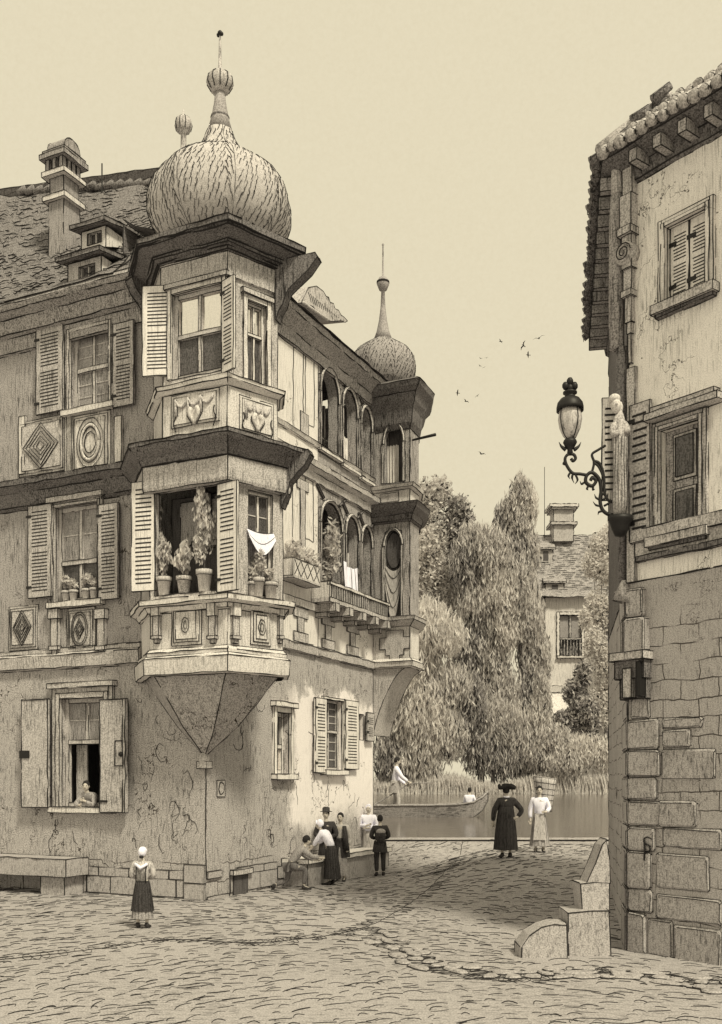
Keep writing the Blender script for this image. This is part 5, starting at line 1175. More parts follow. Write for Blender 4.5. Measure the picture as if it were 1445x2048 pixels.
# ================================================================ PEOPLE
def person(label, loc, yaw, H, pose=None, top=('white', 1.0), legs=None, skirt=None, coat=None, hair='short', headm=None, cat='person', headyaw=0, tilt=0, group=None, shoes='cloth_dark', extra=None):
    J = dict(pel=(0, 0, .93), spi=(0, 0, 1.10), che=(0, 0, 1.30), nec=(0, 0, 1.46), hea=(0, .015, 1.61),
             shR=(.18, 0, 1.40), elR=(.24, -.03, 1.12), wrR=(.23, .10, .90), haR=(.22, .14, .82), shL=(-.18, 0, 1.40), elL=(-.24, -.03, 1.12), wrL=(-.23, .10, .90), haL=(-.22, .14, .82),
             hiR=(.09, 0, .90), knR=(.10, .03, .49), anR=(.10, -.01, .08), toR=(.12, .15, .03), hiL=(-.09, 0, .90), knL=(-.10, .03, .49), anL=(-.10, -.01, .08), toL=(-.12, .15, .03))
    if pose: J.update(pose)
    k = H / 1.75; J = {a: Vector(b) * k for a, b in J.items()}
    o = empty('person', tuple(loc), yaw, label=label, cat=cat, group=group)
    names = ['pel', 'spi', 'che', 'nec', 'hea', 'shR', 'elR', 'wrR', 'haR', 'shL', 'elL', 'wrL', 'haL', 'hiR', 'knR', 'anR', 'toR', 'hiL', 'knL', 'anL', 'toL']
    ed = [(0, 1), (1, 2), (2, 3), (3, 4), (2, 5), (5, 6), (6, 7), (7, 8), (2, 9), (9, 10), (10, 11), (11, 12), (0, 13), (13, 14), (14, 15), (15, 16), (0, 17), (17, 18), (18, 19), (19, 20)]
    rad = [(.13, .10), (.115, .09), (.14, .10), .052, .05, .06, .042, .028, .032, .06, .042, .028, .032, .085, .055, .038, .030, .085, .055, .038, .030]
    rad = [tuple(q * k for q in (r if isinstance(r, tuple) else (r, r))) for r in rad]
    v, f = skin_mesh([J[n] for n in names], ed, rad); m = MB(); m.add(v, f, 'skin', True)
    hc_ = J['hea'] + Vector((0, 0, .03 * k)); rot = Matrix.Rotation(headyaw, 3, 'Z') @ Matrix.Rotation(-tilt, 3, 'X')
    T = lambda x, y, z: hc_ + rot @ (Vector((x, y, z)) * k)
    m.ball(hc_, (.074 * k, .092 * k), 'skin', 14, .115 * k, rot); m.ball(T(0, .094, -.012), (.013 * k, .020 * k), 'skin', 6, .024 * k)
    for sx in (-1, 1): m.ball(T(sx * .03, .083, .014), (.013 * k, .008 * k), 'hair', 6, .006 * k); m.ball(T(sx * .03, .085, .032), (.017 * k, .006 * k), 'hair', 6, .004 * k); m.ball(T(sx * .075, 0, 0), (.012 * k, .02 * k), 'skin', 6, .03 * k)
    m.ball(T(0, .083, -.05), (.022 * k, .008 * k), 'cloth_dark', 6, .005 * k)
    for s_ in 'RL':      # five unequal fingers, slightly curled
        d_ = (J['ha' + s_] - J['wr' + s_]).normalized(); side = d_.cross(Vector((0, 1, .2)))
        side = side.normalized() if side.length > .1 else Vector((1, 0, 0)); cur = side.cross(d_).normalized(); b = J['ha' + s_]
        for i, L_ in enumerate((.062, .075, .070, .052)):
            p0 = b + side * (.024 - .016 * i) * k; m.tube([p0, p0 + d_ * L_ * .5 * k, p0 + (d_ * .9 + cur * .35) * L_ * k], [.010 * k, .009 * k, .007 * k], 'skin', 5)
        p0 = b - d_ * .03 * k + side * .028 * k; m.tube([p0, p0 + (side * .03 + d_ * .02) * k, p0 + (side * .035 + d_ * .05) * k], [.012 * k, .011 * k, .008 * k], 'skin', 5)
    m.build('body', o)
    def shell(nm, idx, edges, radii, mt, e=1.0):
        v, f = skin_mesh([J[n] for n in idx], edges, [tuple(q * k * e for q in (r if isinstance(r, tuple) else (r, r))) for r in radii]); q = MB(); q.add(v, f, mt, True); return q.build(nm, o)
    if top:
        j2 = dict(J)
        wr = [J['el' + s_].lerp(J['wr' + s_], top[2] if len(top) > 2 else .92) for s_ in 'RL']; J['cuR'], J['cuL'] = wr
        shell('shirt', ['pel', 'spi', 'che', 'nec', 'shR', 'elR', 'cuR', 'shL', 'elL', 'cuL'], [(0, 1), (1, 2), (2, 3), (2, 4), (4, 5), (5, 6), (2, 7), (7, 8), (8, 9)], [(.14, .115), (.135, .11), (.165, .125), .062, .085, .068, .05, .085, .068, .05], top[0], top[1])
    if legs:
        J['lgR'] = J['knR'].lerp(J['anR'], .9); J['lgL'] = J['knL'].lerp(J['anL'], .9)
        shell('trousers', ['pel', 'hiR', 'knR', 'lgR', 'hiL', 'knL', 'lgL'], [(0, 1), (1, 2), (2, 3), (0, 4), (4, 5), (5, 6)], [(.15, .12), .105, .078, .062, .105, .078, .062], legs)
    def cone(nm, mt, a, b, r0, r1, dep=.85, folds=9, amp=.06, line=0, bulge=.0):
        q = MB(); n = 36; rows = 7; a, b = Vector(a) * k, Vector(b) * k; vs = []
        for j in range(rows + 1):
            t = j / rows; c = a.lerp(b, t); r_ = (r0 + (r1 - r0) * (t ** .75) + bulge * math.sin(PI * t)) * k
            for i in range(n):
                g = 2 * PI * i / n; fo = 1 + amp * t * math.sin(g * folds + .5 * math.sin(3 * g)); vs.append((c.x + r_ * fo * math.cos(g), c.y + r_ * dep * fo * math.sin(g), c.z))
        q.add(vs, [(j * n + i, (j + 1) * n + i, (j + 1) * n + (i + 1) % n, j * n + (i + 1) % n) for j in range(rows) for i in range(n)] + [tuple(range(n))], mt, True)
        if line:
            for i in range(0, n, 2): q.lines([[(vs[j * n + i][0] * 1.01, vs[j * n + i][1] * 1.01 , vs[j * n + i][2]) for j in range(rows + 1)]], line * k)
        return q.build(nm, o)
    if skirt: cone('skirt', *skirt)
    if coat: cone('coat_skirt', *coat)
    # shoes
    q = MB()
    for s_ in 'RL':
        q.mark(); v_ = J['to' + s_] - J['an' + s_]; q.tube([J['an' + s_] + Vector((0, 0, .03 * k)), J['an' + s_] - Vector((0, 0, .02 * k)) - v_ * .15, J['an' + s_] + v_ * .6 - Vector((0, 0, .02 * k)), J['to' + s_] + v_ * .25], [.045 * k, .05 * k, .045 * k, .026 * k], shoes, 8)
    q.build_pieces('shoe', o)
    h = MB()
    if hair in ('short', 'bun', 'hat', 'tricorn', 'bareheaded'):
        h.ball(T(0, -.024, .034), (.089 * k, .100 * k), 'hair', 14, .112 * k, rot)
        if hair == 'bun': h.ball(T(0, -.10, .03), (.04 * k, .04 * k), 'hair', 8, .04 * k)
        h.build('hair', o)
    if hair == 'cap' or hair == 'bonnet':
        h = MB(); h.ball(T(0, -.030, .035), (.090 * k, .105 * k), 'white', 14, .115 * k, rot); h.tube([T(.075 * math.cos(a), .02 - .02 * abs(math.cos(a)) + .03, .04 + .09 * math.sin(a)) for a in [PI * i / 8 for i in range(9)]], .014 * k, 'white', 6)
        h.ball(T(0, -.10, -.075), (.055 * k, .04 * k), 'hair', 8, .035 * k); h.build('cap', o)
    if hair == 'hat':
        h = MB(); h.lathe(tuple(T(0, -.02, .06)), [(.15 * k, 0), (.155 * k, .012 * k), (.095 * k, .02 * k), (.09 * k, .10 * k), (.05 * k, .125 * k)], 'cloth_dark', 16); h.build('hat', o)
    if hair == 'tricorn':
        h = MB(); c = T(0, -.02, .05); n = 24; vs = []
        for (r_, z) in ((.09, -.01), (.19, .02), (.21, .10), (.12, .06), (.10, .12), (.03, .14)):
            for i in range(n): a = 2 * PI * i / n + PI / 2; tri = 1 + (.22 * math.cos(3 * a + PI / 2) if r_ > .15 else 0); vs.append((c.x + r_ * tri * k * math.cos(a), c.y + r_ * tri * k * math.sin(a), c.z + (z - (.04 * math.cos(3 * a + PI / 2) if r_ > .15 else 0)) * k))
        h.add(vs, [(j * n + i, j * n + (i + 1) % n, (j + 1) * n + (i + 1) % n, (j + 1) * n + i) for j in range(5) for i in range(n)] + [tuple(range(5 * n, 6 * n))], 'hair', True); h.build('hat', o)
    if extra: extra(o, J, k, T)
    return o
def gloc(px, Y, dz=0): x = (px - 722) * Y / FOC; return (x, Y, ground(x, Y) + dz)
def side_loc(px, s_): f2 = ((s_, 0), (0, 1), (1, 0)); t = HF.uv(f2, px)[0]; w_ = HF.W((s_, t)); return (w_[0], w_[1], ground(*w_))
arm_front = dict(elR=(.27, .0, 1.14), wrR=(.10, .17, 1.08), haR=(.04, .20, 1.08), elL=(-.27, .0, 1.14), wrL=(-.10, .17, 1.08), haL=(-.04, .20, 1.08))
def girl_x(o, J, k, T):
    q = MB(); q.tube([(-.14 * k, -.10 * k, 1.42 * k), (0, -.145 * k, 1.33 * k), (.14 * k, -.10 * k, 1.42 * k)], [.03 * k, .045 * k, .03 * k], 'white', 6); q.build('collar', o)
    q = MB()
    for sx in (-1, 1): q.tube([(sx * .12 * k, -.06 * k, 1.42 * k), (sx * .10 * k, -.14 * k, 1.25 * k), (sx * .11 * k, -.125 * k, 1.02 * k)], .014 * k, 'hair', 5)
    for i in range(5): q.tube([((-.06 + .03 * i) * k, -.135 * k, 1.28 * k), ((-.06 + .03 * i) * k, -.128 * k, 1.02 * k)], .005 * k, 'ink', 3)
    q.build('bodice', o)
person('girl in white cap and dark skirt standing alone in the street with her back turned', gloc(285, 17.85), R(-4), 1.40, arm_front, ('cloth_pale', 1.0), None, ('cloth_dark', (0, 0, 1.04), (0, 0, .38), .145, .25, .8, 11, .05, .006), ('cloth_mid', (0, 0, .42), (0, 0, .22), .22, .235, .8, 12, .05, .005), 'cap', extra=girl_x)
# man sitting on the bench end, leaning to the right
sit = dict(pel=(0, 0, .60), spi=(0, .10, .76), che=(0, .25, .93), nec=(0, .37, 1.03), hea=(0, .44, 1.15), shR=(.17, .28, .98), elR=(.20, .50, .80), wrR=(.12, .72, .76), haR=(.10, .80, .76), shL=(-.17, .28, .98), elL=(-.20, .48, .78), wrL=(-.12, .68, .70), haL=(-.10, .76, .69), hiR=(.10, .02, .58), knR=(.16, .36, .50), anR=(.15, .30, .08), toR=(.17, .45, .03), hiL=(-.10, 0, .56), knL=(-.14, -.02, .22), anL=(-.14, -.36, .12), toL=(-.15, -.40, .02))
x, y_, z = side_loc(580, .62)
person('dark haired man in grey work clothes sitting hunched on the bench and reaching forward', (x, y_, z), R(-68), 1.70, sit, ('cloth_mid', 1.02), 'cloth_brown', hair='short', tilt=.2)
lean = dict(pel=(0, -.05, .93), spi=(0, .03, 1.08), che=(0, .16, 1.24), nec=(0, .26, 1.37), hea=(0, .32, 1.49), shR=(.17, .18, 1.32), elR=(.18, .36, 1.10), wrR=(.10, .55, .98), haR=(.08, .63, .95), shL=(-.17, .18, 1.32), elL=(-.18, .34, 1.08), wrL=(-.10, .52, .90), haL=(-.08, .60, .87))
person('woman in white cap and striped dark skirt bending towards the sitting man', side_loc(661, .95), R(66), 1.70, lean, ('white', 1.02, .45), None, ('cloth_dark', (0, -.02, 1.0), (0, -.05, .16), .14, .25, .85, 12, .06, .006), None, 'cap', tilt=.25)
person('person in dark hat standing behind the bending woman with face turned to us', side_loc(652, .50), R(170), 1.84, arm_front, ('cloth_dark', 1.05), None, ('cloth_dark', (0, 0, 1.0), (0, 0, .16), .15, .23, .85, 9, .05), None, 'hat')
def shawl(o, J, k, T):
    q = MB()
    for sx in (-1, 1): q.tube([(sx * .12 * k, .08 * k, 1.43 * k), (sx * .15 * k, .13 * k, 1.15 * k), (sx * .19 * k, .12 * k, .80 * k)], [.05 * k, .07 * k, .08 * k], 'cloth_dark', 8)
    q.build('shawl', o)
person('curly haired youth in open dark coat over pale shirt among the group', side_loc(681, .78), R(168), 1.74, None, ('cloth_pale', 1.0), None, ('cloth_mid', (0, 0, 1.0), (0, 0, .16), .14, .2, .85, 9, .05), ('cloth_dark', (0, -.04, 1.12), (0, -.05, .62), .19, .25, .8, 7, .05), 'short', extra=shawl)
fold = dict(elR=(.27, .02, 1.16), wrR=(.02, .19, 1.17), haR=(-.06, .20, 1.20), elL=(-.27, .02, 1.14), wrL=(-.02, .21, 1.10), haL=(.06, .22, 1.10))
x, y_, z = gloc(737, 29.0)
person('woman in white blouse and white cap leaning at the far house corner with folded arms', (x, y_, z), R(172), 1.72, fold, ('white', 1.08), None, ('cloth_pale', (0, 0, 1.0), (0, 0, .1), .15, .22, .8, 9, .06), None, 'cap')
def pack(o, J, k, T):
    q = MB(); q.ball((0, -.19 * k, 1.18 * k), (.15 * k, .10 * k), 'cloth_dark', 12, .20 * k); q.ball((0, -.20 * k, 1.30 * k), (.14 * k, .09 * k), 'cloth_mid', 12, .09 * k); q.tube([(-.13 * k, -.24 * k, 1.15 * k), (0, -.30 * k, 1.14 * k), (.13 * k, -.24 * k, 1.15 * k)], .008, 'ink', 4); q.build('backpack', o)
person('man in dark clothes with a pack on his back standing turned away from us', gloc(760, 27.3), R(6), 1.62, arm_front, ('cloth_dark', 1.08), 'cloth_dark', None, ('cloth_dark', (0, 0, 1.02), (0, 0, .70), .17, .22, .85, 5, .03), 'short', extra=pack)
akim = dict(shR=(.20, 0, 1.40), elR=(.40, -.06, 1.16), wrR=(.26, -.10, 1.00), haR=(.20, -.12, .98), elL=(-.30, .02, 1.14), wrL=(-.31, .06, .88), haL=(-.30, .09, .80))
def coll(o, J, k, T):
    q = MB(); q.tube([(-.07 * k, -.04 * k, 1.50 * k), (0, -.075 * k, 1.49 * k), (.07 * k, -.04 * k, 1.50 * k)], .022 * k, 'white', 6); q.build('collar', o)
person('man in long dark coat and three cornered hat seen from behind on the quay', gloc(1012, 25.7), R(8), 1.80, akim, ('cloth_dark', 1.10, .98), None, None, ('cloth_dark', (0, 0, 1.25), (0, 0, .20), .18, .30, .8, 7, .05, .004), 'tricorn', extra=coll)
def basket(o, J, k, T):
    q = MB(); n = 20; vs = []; rows = 6
    for j in range(rows + 1):
        t = j / rows
        for i in range(n): a = 2 * PI * i / n; vs.append(((-.15 + (.18 + .13 * t) * math.cos(a)) * k, (-.36 + (.14 + .09 * t) * math.sin(a)) * k, (1.08 + .92 * t + .05 * math.cos(a) * t) * k))
    q.add(vs, [(j * n + i, j * n + (i + 1) % n, (j + 1) * n + (i + 1) % n, (j + 1) * n + i) for j in range(rows) for i in range(n)] + [tuple(range(n))[::-1], tuple(range(rows * n, rows * n + n))], 'cloth_pale', True)
    for j in range(rows + 1): q.tube([tuple(Vector(vs[j * n + i % n]) * 1.0 + Vector((vs[j * n + i % n][0] * .01, 0, 0))) for i in range(n + 1)], .008, 'ink' if j < rows else 'cloth_pale', 4, False)
    for i in range(0, n, 2): q.tube([vs[j * n + i] for j in range(rows + 1)], .006, 'ink', 3, False)
    q.build('back_basket', o)
    q = MB(); a, b = 1.02, .34
    q.add([(sx * (.11 + .06 * t) * k, (.16 + .07 * t + .012 * math.sin(sx * 9)) * k, (a + (b - a) * t) * k) for t in (0, .33, .66, 1) for sx in (-1, -.5, 0, .5, 1)], [(j * 5 + i, j * 5 + i + 1, (j + 1) * 5 + i + 1, (j + 1) * 5 + i) for j in range(3) for i in range(4)], 'cloth_pale', True); q.build('apron', o)
person('woman in white blouse and long apron carrying a tall basket on her back', gloc(1079, 27.0), R(172), 1.74, dict(elR=(.25, -.02, 1.13), wrR=(.24, .02, .88), haR=(.24, .04, .80), elL=(-.26, .02, 1.16), wrL=(-.16, .18, 1.08), haL=(-.10, .2, 1.08)), ('white', 1.02), None, ('cloth_mid', (0, 0, 1.04), (0, 0, .17), .14, .26, .85, 9, .07, .004), None, 'short', extra=basket)
# boat with two men
YB = 50.; bo = at(860, 1632, YB); bo.z = WZ
boat = empty('river_boat', tuple(bo), R(2), label='long narrow wooden punt with upswept bow drifting on the river', cat='boat')
kb = YB / FOC; st = [(-175, 10, 18, 8), (-120, 18, 22, 2), (-60, 22, 23, 0), (0, 24, 23, 0), (50, 24, 24, 0), (85, 19, 29, 4), (105, 10, 40, 18), (116, 2, 50, 36)]; m = MB(); vs = []
for x_, w_, tz, bz in st: x_ *= kb; w_ *= kb; tz *= kb; bz = bz * kb - .1; vs += [(x_, -w_, tz), (x_, -w_ * .7, bz), (x_, w_ * .7, bz), (x_, w_, tz), (x_, w_ * .85, tz - .02), (x_, w_ * .62, bz + .12), (x_, -w_ * .62, bz + .12), (x_, -w_ * .85, tz - .02)]
n_ = 8; m.add(vs, [(i * n_ + j, (i + 1) * n_ + j, (i + 1) * n_ + (j + 1) % n_, i * n_ + (j + 1) % n_) for i in range(len(st) - 1) for j in range(n_)] + [tuple(range(n_)), tuple(range((len(st) - 1) * n_, len(st) * n_))[::-1]], 'wood'); m.build('hull', boat, .028)
m = MB()
for s_ in (-1, 1): m.tube([(x_ * kb, s_ * w_ * kb, tz * kb + .02) for x_, w_, tz, bz in st], .05, 'wood', 5)
m.build('gunwale', boat); m = MB(); m.box(1.0, 1.25, -.5, .5, .35, .42, 'wood'); m.build('thwart', boat, .02)
bz = WZ + 6 * kb
pole = dict(che=(0, .02, 1.31), nec=(0, .04, 1.46), hea=(0, .08, 1.60), shR=(.18, .05, 1.40), elR=(.22, .20, 1.14), wrR=(.10, .40, 1.00), haR=(.06, .45, .98), shL=(-.18, .05, 1.40), elL=(-.22, .12, 1.12), wrL=(-.10, .34, .90), haL=(-.05, .40, .88), knR=(.10, .10, .49), anR=(.10, .12, .08), toR=(.12, .28, .03), anL=(-.10, -.14, .08), toL=(-.12, .02, .03))
pb = at(790, 1560, YB)
def smock(o, J, k, T):
    q = MB()
    q.tube([(-.02 * k, 1.0 * k * .75, 1.22 * k), (-.02 * k, .44 * k, .95 * k), (-.02 * k, -.75 * k, .12 * k), (-.02 * k, -1.1 * k, -.12 * k)], [.014 * k, .02 * k, .02 * k, .016 * k], 'wood', 6); q.build('pole', o) if False else POLE.append((q, o))
POLE = []
bm_ = person('boatman in white shirt standing in the punt with a pole', (pb.x, YB, bz), R(-90), 2.78, pole, ('white', 1.05), 'cloth_pale', None, ('cloth_mid', (0, .02, 1.04), (0, -.02, .66), .16, .21, .9, 6, .04), 'short', tilt=.2, extra=smock)
q = MB(); k_ = 2.78 / 1.75; q.tube([(1.1 * k_, 0, .75 * k_ + .35), (.44 * k_, 0, .94 * k_), (-.75 * k_, -.2, .22 * k_), (-1.2 * k_, -.3, -.10 * k_)], [.02, .035, .035, .025], 'wood', 6); tag(q.build('boat_pole'), 'thin wooden pole held by the standing boatman', 'pole').location = (pb.x, YB - .05, bz)
ps = at(938, 1560, YB)
seat_ = dict(pel=(0, 0, .30), spi=(0, .04, .48), che=(0, .06, .68), nec=(0, .08, .84), hea=(0, .10, .99), shR=(.18, .06, .78), elR=(.25, .10, .52), wrR=(.18, .30, .42), haR=(.15, .36, .40), shL=(-.18, .06, .78), elL=(-.25, .10, .52), wrL=(-.18, .30, .42), haL=(-.15, .36, .40), hiR=(.09, .02, .28), knR=(.14, .42, .36), anR=(.14, .62, .08), toR=(.14, .76, .06), hiL=(-.09, .02, .28), knL=(-.14, .42, .36), anL=(-.14, .62, .08), toL=(-.14, .76, .06))
person('man in white shirt sitting in the bow of the punt with his back to us', (ps.x, YB, WZ + 8 * kb - .1), R(-28), 2.05, seat_, ('white', 1.05), 'cloth_dark', None, None, 'short')
# woman leaning at the ground floor window
u_ = HF.uv(((0, .18), (1, 0), (0, -1)), 181)[0]; wp = HF.W((u_, .22)); sz = wG[2]
ls = dict(pel=(0, -.12, .93), spi=(0, -.05, 1.08), che=(0, .08, 1.22), nec=(0, .16, 1.34), hea=(0, .20, 1.47), shR=(.18, .10, 1.28), elR=(.30, .22, 1.06), wrR=(.08, .34, 1.06), haR=(.02, .36, 1.08), shL=(-.18, .10, 1.28), elL=(-.26, .24, 1.05), wrL=(-.06, .30, 1.16), haL=(.0, .32, 1.18))
person('dark haired woman leaning on folded arms at the ground floor window sill', (wp[0], wp[1], sz - 1.0), HF.a + PI, 1.72, ls, ('cloth_mid', 1.05), None, ('cloth_dark', (0, -.1, 1.0), (0, -.12, .2), .15, .22, .85, 8, .04), None, 'bun', headyaw=.45, extra=lambda o, J, k, T: (lambda q: (q.tube([(-.1 * k, .0, 1.27 * k), (0, .15 * k, 1.12 * k), (.1 * k, 0, 1.27 * k)], .05 * k, 'cloth_dark', 6), q.build('vest', o)))(MB()))

# ================================================================ FAR BANK
def crown(label, px, base_y, Y, clumps, n, leaf_px, elong, hang, seed, trunk=(8, .45), cat='tree', name='tree', group='trees on the far river bank', limbs=True):
    rn = random.Random(seed); n = int(n * 1.9); leaf_px *= .62 if hang < 0 else .70; elong *= 1.5 if hang < 0 else 1.2; c = at(px, base_y, Y); c.z = bankz(c.x, Y) - .1; o = empty(name, tuple(c), 0, label=label, cat=cat, group=group); k = Y / FOC
    m = MB(); CL = {}
    for (x, y, rx, ry, tone) in clumps:
        q = at(x, y, Y) - c; CL.setdefault(tone, []).append(((q.x, q.y + rn.uniform(-.3, .3) * rx * k, q.z), (rx * k, rx * k * .9, ry * k), rx * ry))
    tot = sum(a[2] for v in CL.values() for a in v)
    for tone, v in CL.items():
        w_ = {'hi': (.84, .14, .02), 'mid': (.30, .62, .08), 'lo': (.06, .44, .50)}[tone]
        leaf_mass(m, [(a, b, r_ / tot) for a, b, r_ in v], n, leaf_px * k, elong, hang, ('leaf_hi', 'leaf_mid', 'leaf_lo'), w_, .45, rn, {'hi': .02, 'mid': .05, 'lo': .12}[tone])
    m.build('crown', o)
    if trunk:
        m = MB(); topz = max(a[0][2] for v in CL.values() for a in v) * trunk[1]; r0 = trunk[0] * k; m.tube([(0, 0, -.3), (.1, 0, topz * .4), (rn.uniform(-.5, .5), 0, topz)], [r0, r0 * .75, r0 * .35], 'bark', 8)
        if limbs:
            for v in CL.values():
                for a in v[:4]: m.tube([(0.05, 0, topz * .45), (a[0][0] * .5, a[0][1] * .3, (topz * .5 + a[0][2]) * .5), a[0]], [r0 * .4, r0 * .25, r0 * .08], 'bark', 5)
        m.build('trunk', o)
    return o
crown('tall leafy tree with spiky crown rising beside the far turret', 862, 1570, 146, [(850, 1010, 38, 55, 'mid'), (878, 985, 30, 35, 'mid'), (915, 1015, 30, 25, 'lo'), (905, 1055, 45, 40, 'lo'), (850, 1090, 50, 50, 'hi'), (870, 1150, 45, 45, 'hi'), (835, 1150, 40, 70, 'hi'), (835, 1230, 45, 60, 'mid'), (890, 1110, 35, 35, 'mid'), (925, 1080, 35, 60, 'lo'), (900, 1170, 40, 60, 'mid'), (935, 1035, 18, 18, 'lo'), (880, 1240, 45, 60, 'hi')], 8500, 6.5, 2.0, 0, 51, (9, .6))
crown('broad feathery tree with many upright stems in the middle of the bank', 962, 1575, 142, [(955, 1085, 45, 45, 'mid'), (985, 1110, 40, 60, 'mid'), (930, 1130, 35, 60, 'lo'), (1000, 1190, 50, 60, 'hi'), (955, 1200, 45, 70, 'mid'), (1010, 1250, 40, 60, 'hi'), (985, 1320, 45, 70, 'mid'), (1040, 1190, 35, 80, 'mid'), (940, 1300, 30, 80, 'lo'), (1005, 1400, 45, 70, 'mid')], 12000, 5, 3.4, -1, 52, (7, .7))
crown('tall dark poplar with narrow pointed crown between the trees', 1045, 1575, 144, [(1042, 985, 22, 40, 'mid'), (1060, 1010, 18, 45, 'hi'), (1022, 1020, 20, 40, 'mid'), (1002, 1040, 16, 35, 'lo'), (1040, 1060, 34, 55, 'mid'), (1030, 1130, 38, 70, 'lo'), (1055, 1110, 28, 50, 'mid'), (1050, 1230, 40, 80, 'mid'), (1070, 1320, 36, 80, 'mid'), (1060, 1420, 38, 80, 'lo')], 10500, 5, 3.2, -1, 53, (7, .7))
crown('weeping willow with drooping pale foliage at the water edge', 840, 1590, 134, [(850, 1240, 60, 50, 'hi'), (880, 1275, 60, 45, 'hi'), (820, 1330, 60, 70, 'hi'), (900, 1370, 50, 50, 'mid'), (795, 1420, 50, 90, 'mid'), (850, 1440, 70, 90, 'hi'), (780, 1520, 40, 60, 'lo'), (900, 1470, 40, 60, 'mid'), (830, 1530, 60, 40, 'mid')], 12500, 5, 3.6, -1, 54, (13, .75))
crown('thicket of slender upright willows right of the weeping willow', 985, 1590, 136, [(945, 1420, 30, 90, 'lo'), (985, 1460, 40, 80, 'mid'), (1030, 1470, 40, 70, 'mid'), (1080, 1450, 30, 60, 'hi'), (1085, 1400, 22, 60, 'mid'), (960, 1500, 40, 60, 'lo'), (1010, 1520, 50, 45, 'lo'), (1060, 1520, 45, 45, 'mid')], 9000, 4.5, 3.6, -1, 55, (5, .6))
crown('pale tree with rounded clumps close to the right house', 1212, 1585, 138, [(1225, 1070, 26, 30, 'hi'), (1200, 1090, 24, 30, 'hi'), (1185, 1130, 22, 30, 'hi'), (1215, 1140, 30, 40, 'hi'), (1195, 1215, 26, 40, 'hi'), (1222, 1230, 26, 50, 'hi'), (1190, 1290, 26, 40, 'hi'), (1215, 1340, 30, 60, 'hi'), (1200, 1420, 34, 50, 'hi'), (1170, 1240, 16, 25, 'hi')], 7500, 5.5, 1.5, 0, 56, (6, .7))
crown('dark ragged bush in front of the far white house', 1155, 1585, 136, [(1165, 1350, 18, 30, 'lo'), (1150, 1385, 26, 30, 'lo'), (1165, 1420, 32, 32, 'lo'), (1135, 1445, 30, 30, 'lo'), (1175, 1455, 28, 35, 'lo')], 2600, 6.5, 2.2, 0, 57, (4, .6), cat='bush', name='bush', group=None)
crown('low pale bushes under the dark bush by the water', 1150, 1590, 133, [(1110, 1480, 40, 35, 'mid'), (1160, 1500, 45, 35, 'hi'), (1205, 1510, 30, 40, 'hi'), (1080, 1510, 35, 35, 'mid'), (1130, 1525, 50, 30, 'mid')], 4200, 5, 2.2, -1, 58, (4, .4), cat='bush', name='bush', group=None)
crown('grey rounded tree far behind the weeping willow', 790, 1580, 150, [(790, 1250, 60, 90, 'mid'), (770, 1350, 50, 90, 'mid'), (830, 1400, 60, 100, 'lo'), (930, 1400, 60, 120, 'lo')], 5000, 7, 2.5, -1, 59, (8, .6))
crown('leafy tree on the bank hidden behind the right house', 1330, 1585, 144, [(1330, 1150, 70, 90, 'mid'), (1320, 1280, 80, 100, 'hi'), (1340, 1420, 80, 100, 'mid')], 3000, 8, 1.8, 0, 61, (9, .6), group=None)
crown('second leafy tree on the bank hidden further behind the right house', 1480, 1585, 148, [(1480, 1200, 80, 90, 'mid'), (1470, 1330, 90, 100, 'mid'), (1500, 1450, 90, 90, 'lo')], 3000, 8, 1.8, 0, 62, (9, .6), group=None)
# reeds along the water edge
m = MB(); rn = random.Random(77)
for i in range(9000):
    px_ = rn.uniform(735, 1240) if i < 7800 else rn.uniform(1240, 1560); Y = rn.uniform(131.2, 134.5); c = at(px_, 1590, Y); c.z = bankz(c.x, Y); h_ = rn.uniform(.9, 2.7) * (1.15 if 1090 < px_ < 1230 else .9 + .25 * math.sin(px_ * .03)); l_ = rn.gauss(0, .16) * h_; w_ = rn.uniform(.05, .11)
    m.add([(c.x - w_, c.y, c.z), (c.x + w_, c.y, c.z), (c.x + l_ * .5 + w_ * .7, c.y + .1, c.z + h_ * .7), (c.x + l_, c.y, c.z + h_)], [(0, 1, 2, 3)], rn.choice(('leaf_hi', 'leaf_mid', 'leaf_mid', 'leaf_mid')))
tag(m.build('reeds'), 'dense tangle of reeds and grass along the far water edge', 'reeds', kind='stuff')
# far white house with tall roof
YH = 156.; FH = Frame((at(1098, 1560, YH).x, YH), 0); kh = YH / FOC; fh = empty('far_house', (FH.K[0], YH, 0), 0, label='white house with a tall tiled roof and big chimney beyond the river trees', cat='house')
F0 = frame((0, 0), (30, 0)); rH = lambda *a: FH.rect(F0, *a); zH = lambda yy: EYE + (1560 - yy) * kh; xH = lambda px: FH.uv(F0, px)[0]
wh = rH(1119, 1230, 1163, 1312); wh2 = rH(1098, 1428, 1116, 1456)
m = MB(); wall(m, F0, xH(1090), xH(1260), -.5, zH(1192), 'far_wall', [wh], .4); m.add([(xH(1090), 0, -.5), (xH(1090), 12, -.5), (xH(1090), 12, zH(1192)), (xH(1090), 0, zH(1192))], [(0, 1, 2, 3)], 'far_wall'); m.add([(xH(1260), 0, -.5), (xH(1260), 12, -.5), (xH(1260), 12, zH(1192)), (xH(1260), 0, zH(1192))], [(0, 1, 2, 3)], 'far_wall'); m.build('wall', fh, .05)
m = MB(); e0 = zH(1196); r0 = zH(1052); a, b = xH(1066), xH(1262); vs = []; k = 16; rows = 10
for j in range(rows + 1):
    t = j / rows
    for i in range(k + 1): s_ = i / k; vs.append((a + (b - a) * s_ + (1 - t) * 0, -1.2 + 7 * t, e0 + (r0 - e0) * t + rn.uniform(-.12, .12)))
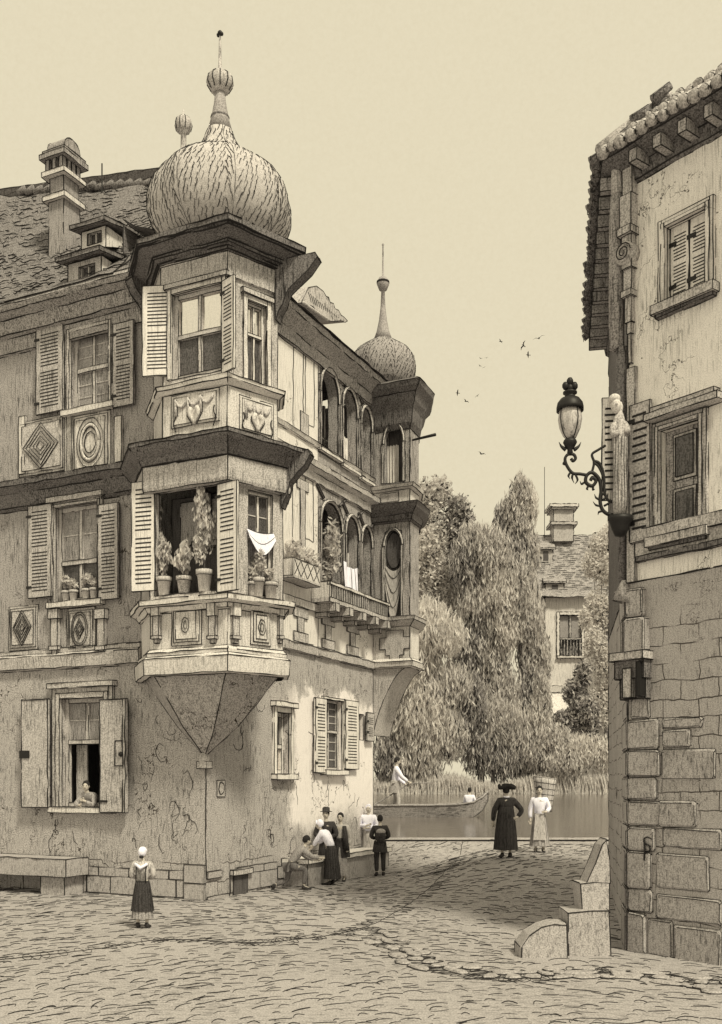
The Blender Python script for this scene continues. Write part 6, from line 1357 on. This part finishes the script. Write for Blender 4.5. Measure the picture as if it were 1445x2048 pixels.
m.add(vs, [(j * (k + 1) + i, j * (k + 1) + i + 1, (j + 1) * (k + 1) + i + 1, (j + 1) * (k + 1) + i) for j in range(rows) for i in range(k)], 'far_roof'); m.add([(a, -1.2, e0), (a, 13, e0), (a, 5.8, r0)], [(0, 1, 2)], 'far_roof'); m.add([(a, 13, e0), (b, 13, e0), (b, 5.8, r0), (a, 5.8, r0)], [(0, 1, 2, 3)], 'far_roof')
for j in range(3, 30):
    t = j / 30; x = a + rn.uniform(0, 2)
    while x < b - 1:
        L_ = rn.uniform(.5, 2.2); m.lines([[(x, -1.25 + 7 * t, e0 + (r0 - e0) * t + .15), (x + L_, -1.25 + 7 * t, e0 + (r0 - e0) * t + .15 + rn.uniform(-.06, .06))]], .045); x += L_ + rn.uniform(.3, 2)
frf = m.build('roof', fh, .05, ang=1.0)
m = MB(); c0, c1 = xH(1117), xH(1158); m.box(c0, c1, 4, 7, zH(1070), zH(1002), 'stone'); m.box(c0 - .5, c1 + .5, 3.6, 7.4, zH(1037), zH(1031), 'stone'); m.box(c0 - .4, c1 + .4, 3.6, 7.4, zH(1006), zH(1001), 'stone'); m.box(c0 - .7, c1 + .7, 3.4, 7.6, zH(1001), zH(995), 'stone_pale'); m.build('chimney', frf, .06)
m = MB(); m.tube([(xH(1102), 5.5, zH(1060)), (xH(1102), 5.5, zH(912))], .05, 'iron', 5); m.build('roof_rod', frf)
for (x0, y0, x1, y1, yy, lab) in ((1082, 1092, 1112, 1118, 2.6, 'upper dormer on the far roof'), (1090, 1168, 1126, 1196, -.4, 'lower dormer on the far roof')):
    xa, xb, za, zb = xH(x0), xH(x1), zH(y1), zH(y0); m = MB(); m.box(xa, xb, yy, yy + 3, za, zb, 'stone'); m.hexa([(xa - .4, yy - .4, zb), (xb + .4, yy - .4, zb), (xb + .8, yy + 4, zb + 2.2), (xa, yy + 4, zb + 2.2), (xa - .4, yy - .4, zb + .25), (xb + .4, yy - .4, zb + .25), (xb + .8, yy + 4, zb + 2.45), (xa, yy + 4, zb + 2.45)], 'far_roof'); o = m.build('dormer', frf, .05); m = MB(); m.box((xa * .65 + xb * .35), (xa * .3 + xb * .7), yy - .04, yy, za + .3, zb - .2, 'inside'); m.build('dormer_pane', o)
m = MB(); u0, u1, v0, v1 = wh; m.wb(F0, u0, u1, v0, v1, -.5, -.4, 'pane_mid'); um = (u0 + u1) / 2; m.wb(F0, um - .12, um + .12, v0 + 2.6, v1, -.4, -.2, 'stone')
m.wb(F0, u0, u1, v0 + 2.5, v0 + 2.75, -.4, .2, 'stone')
for i in range(7): x = u0 + (u1 - u0) * (i + .5) / 7; m.wb(F0, x - .09, x + .09, v0, v0 + 2.5, .05, .2, 'stone')
m.wb(F0, u0 - .4, u1 + .4, v0 - .35, v0, 0, .5, 'far_wall'); m.wb(F0, u0 - .45, u0, v0, v1 + .45, 0, .15, 'far_wall'); m.wb(F0, u1, u1 + .45, v0, v1 + .45, 0, .15, 'far_wall'); m.wb(F0, u0, u1, v1, v1 + .45, 0, .14, 'far_wall'); m.build('window', fh, .05)
m = MB(); xa, xb = xH(1092), xH(1128); m.box(xa, xb, -3, 0, zH(1462), zH(1432), 'far_wall'); m.hexa([(xa - .4, -3.4, zH(1432)), (xb + .6, -3.4, zH(1432)), (xb + .2, 0, zH(1385)), (xa, 0, zH(1385)), (xa - .4, -3.4, zH(1430)), (xb + .6, -3.4, zH(1430)), (xb + .2, -.1, zH(1383)), (xa, -.1, zH(1383))], 'far_wall'); m.box(xa - .1, xb - .4, -.5, -.02, zH(1385), zH(1372), 'stone_pale'); m.box(xa + .5, xb - 1.0, -3.05, -3.0, zH(1456), zH(1436), 'pane'); m.build('porch', fh, .05)

# ================================================================ BIRDS
B = [(1001, 683, 9, .3), (1047, 691, 13, 1.1), (1078, 677, 16, -.3), (1056, 710, 11, .5), (961, 717, 6, .1), (973, 716, 6, -.2), (960, 732, 6, .2), (968, 735, 5, -.4), (915, 786, 10, .6), (932, 803, 11, .2), (955, 792, 8, -.5), (963, 908, 14, .1)]
YB_ = 95.
BL = ['small bird at the upper left of the highest three birds', 'bird banking steeply just left of the largest bird', 'largest bird with widest wings, highest in the sky', 'slanting bird just below the two highest birds',
      'tiny bird, left one of the faint upper pair over the trees', 'tiny bird, right one of the faint upper pair over the trees', 'tiny bird, left one of the faint lower pair over the trees', 'tiniest bird, right one of the faint lower pair over the trees',
      'leftmost bird of the low trio beside the far turret', 'lowest and largest bird of the low trio beside the far turret', 'rightmost bird of the low trio beside the far turret', 'lone lowest bird just above the tree tops']
def bird():
    m = MB(); m.ball((0, 0, 0), (.10, .34), 'iron', 8, .09); m.tube([(0, -.28, .01), (0, -.52, .03)], [.05, .09], 'iron', 6); m.ball((0, .34, .04), (.06, .09), 'iron', 6, .06)
    o = m.build('bird')
    for s_ in (-1, 1):
        q = MB(); q.add([(s_ * .04, .14, .04), (s_ * .42, .16, .26), (s_ * .95, -.06, .12), (s_ * .42, -.08, .24), (s_ * .04, -.14, .03), (s_ * .04, .14, .0), (s_ * .42, .16, .22), (s_ * .42, -.08, .20), (s_ * .04, -.14, -.01)], [(0, 1, 3, 4), (1, 2, 3), (5, 8, 7, 6), (6, 7, 2), (0, 5, 6, 1), (1, 6, 2), (4, 3, 7, 8), (3, 2, 7)], 'iron'); q.build('wing', o)
    return o
proto = bird()
for i, (px_, py_, sz, an) in enumerate(B):
    o = proto if i == 0 else copy_tree(proto)
    o.location = at(px_, py_, YB_); o.rotation_euler = (.25, an, an * 2 + .4); s_ = 1.5 * sz * YB_ / FOC / 1.7; o.scale = (s_, s_, s_)
    tag(o, BL[i], 'bird', 'birds flying over the river')
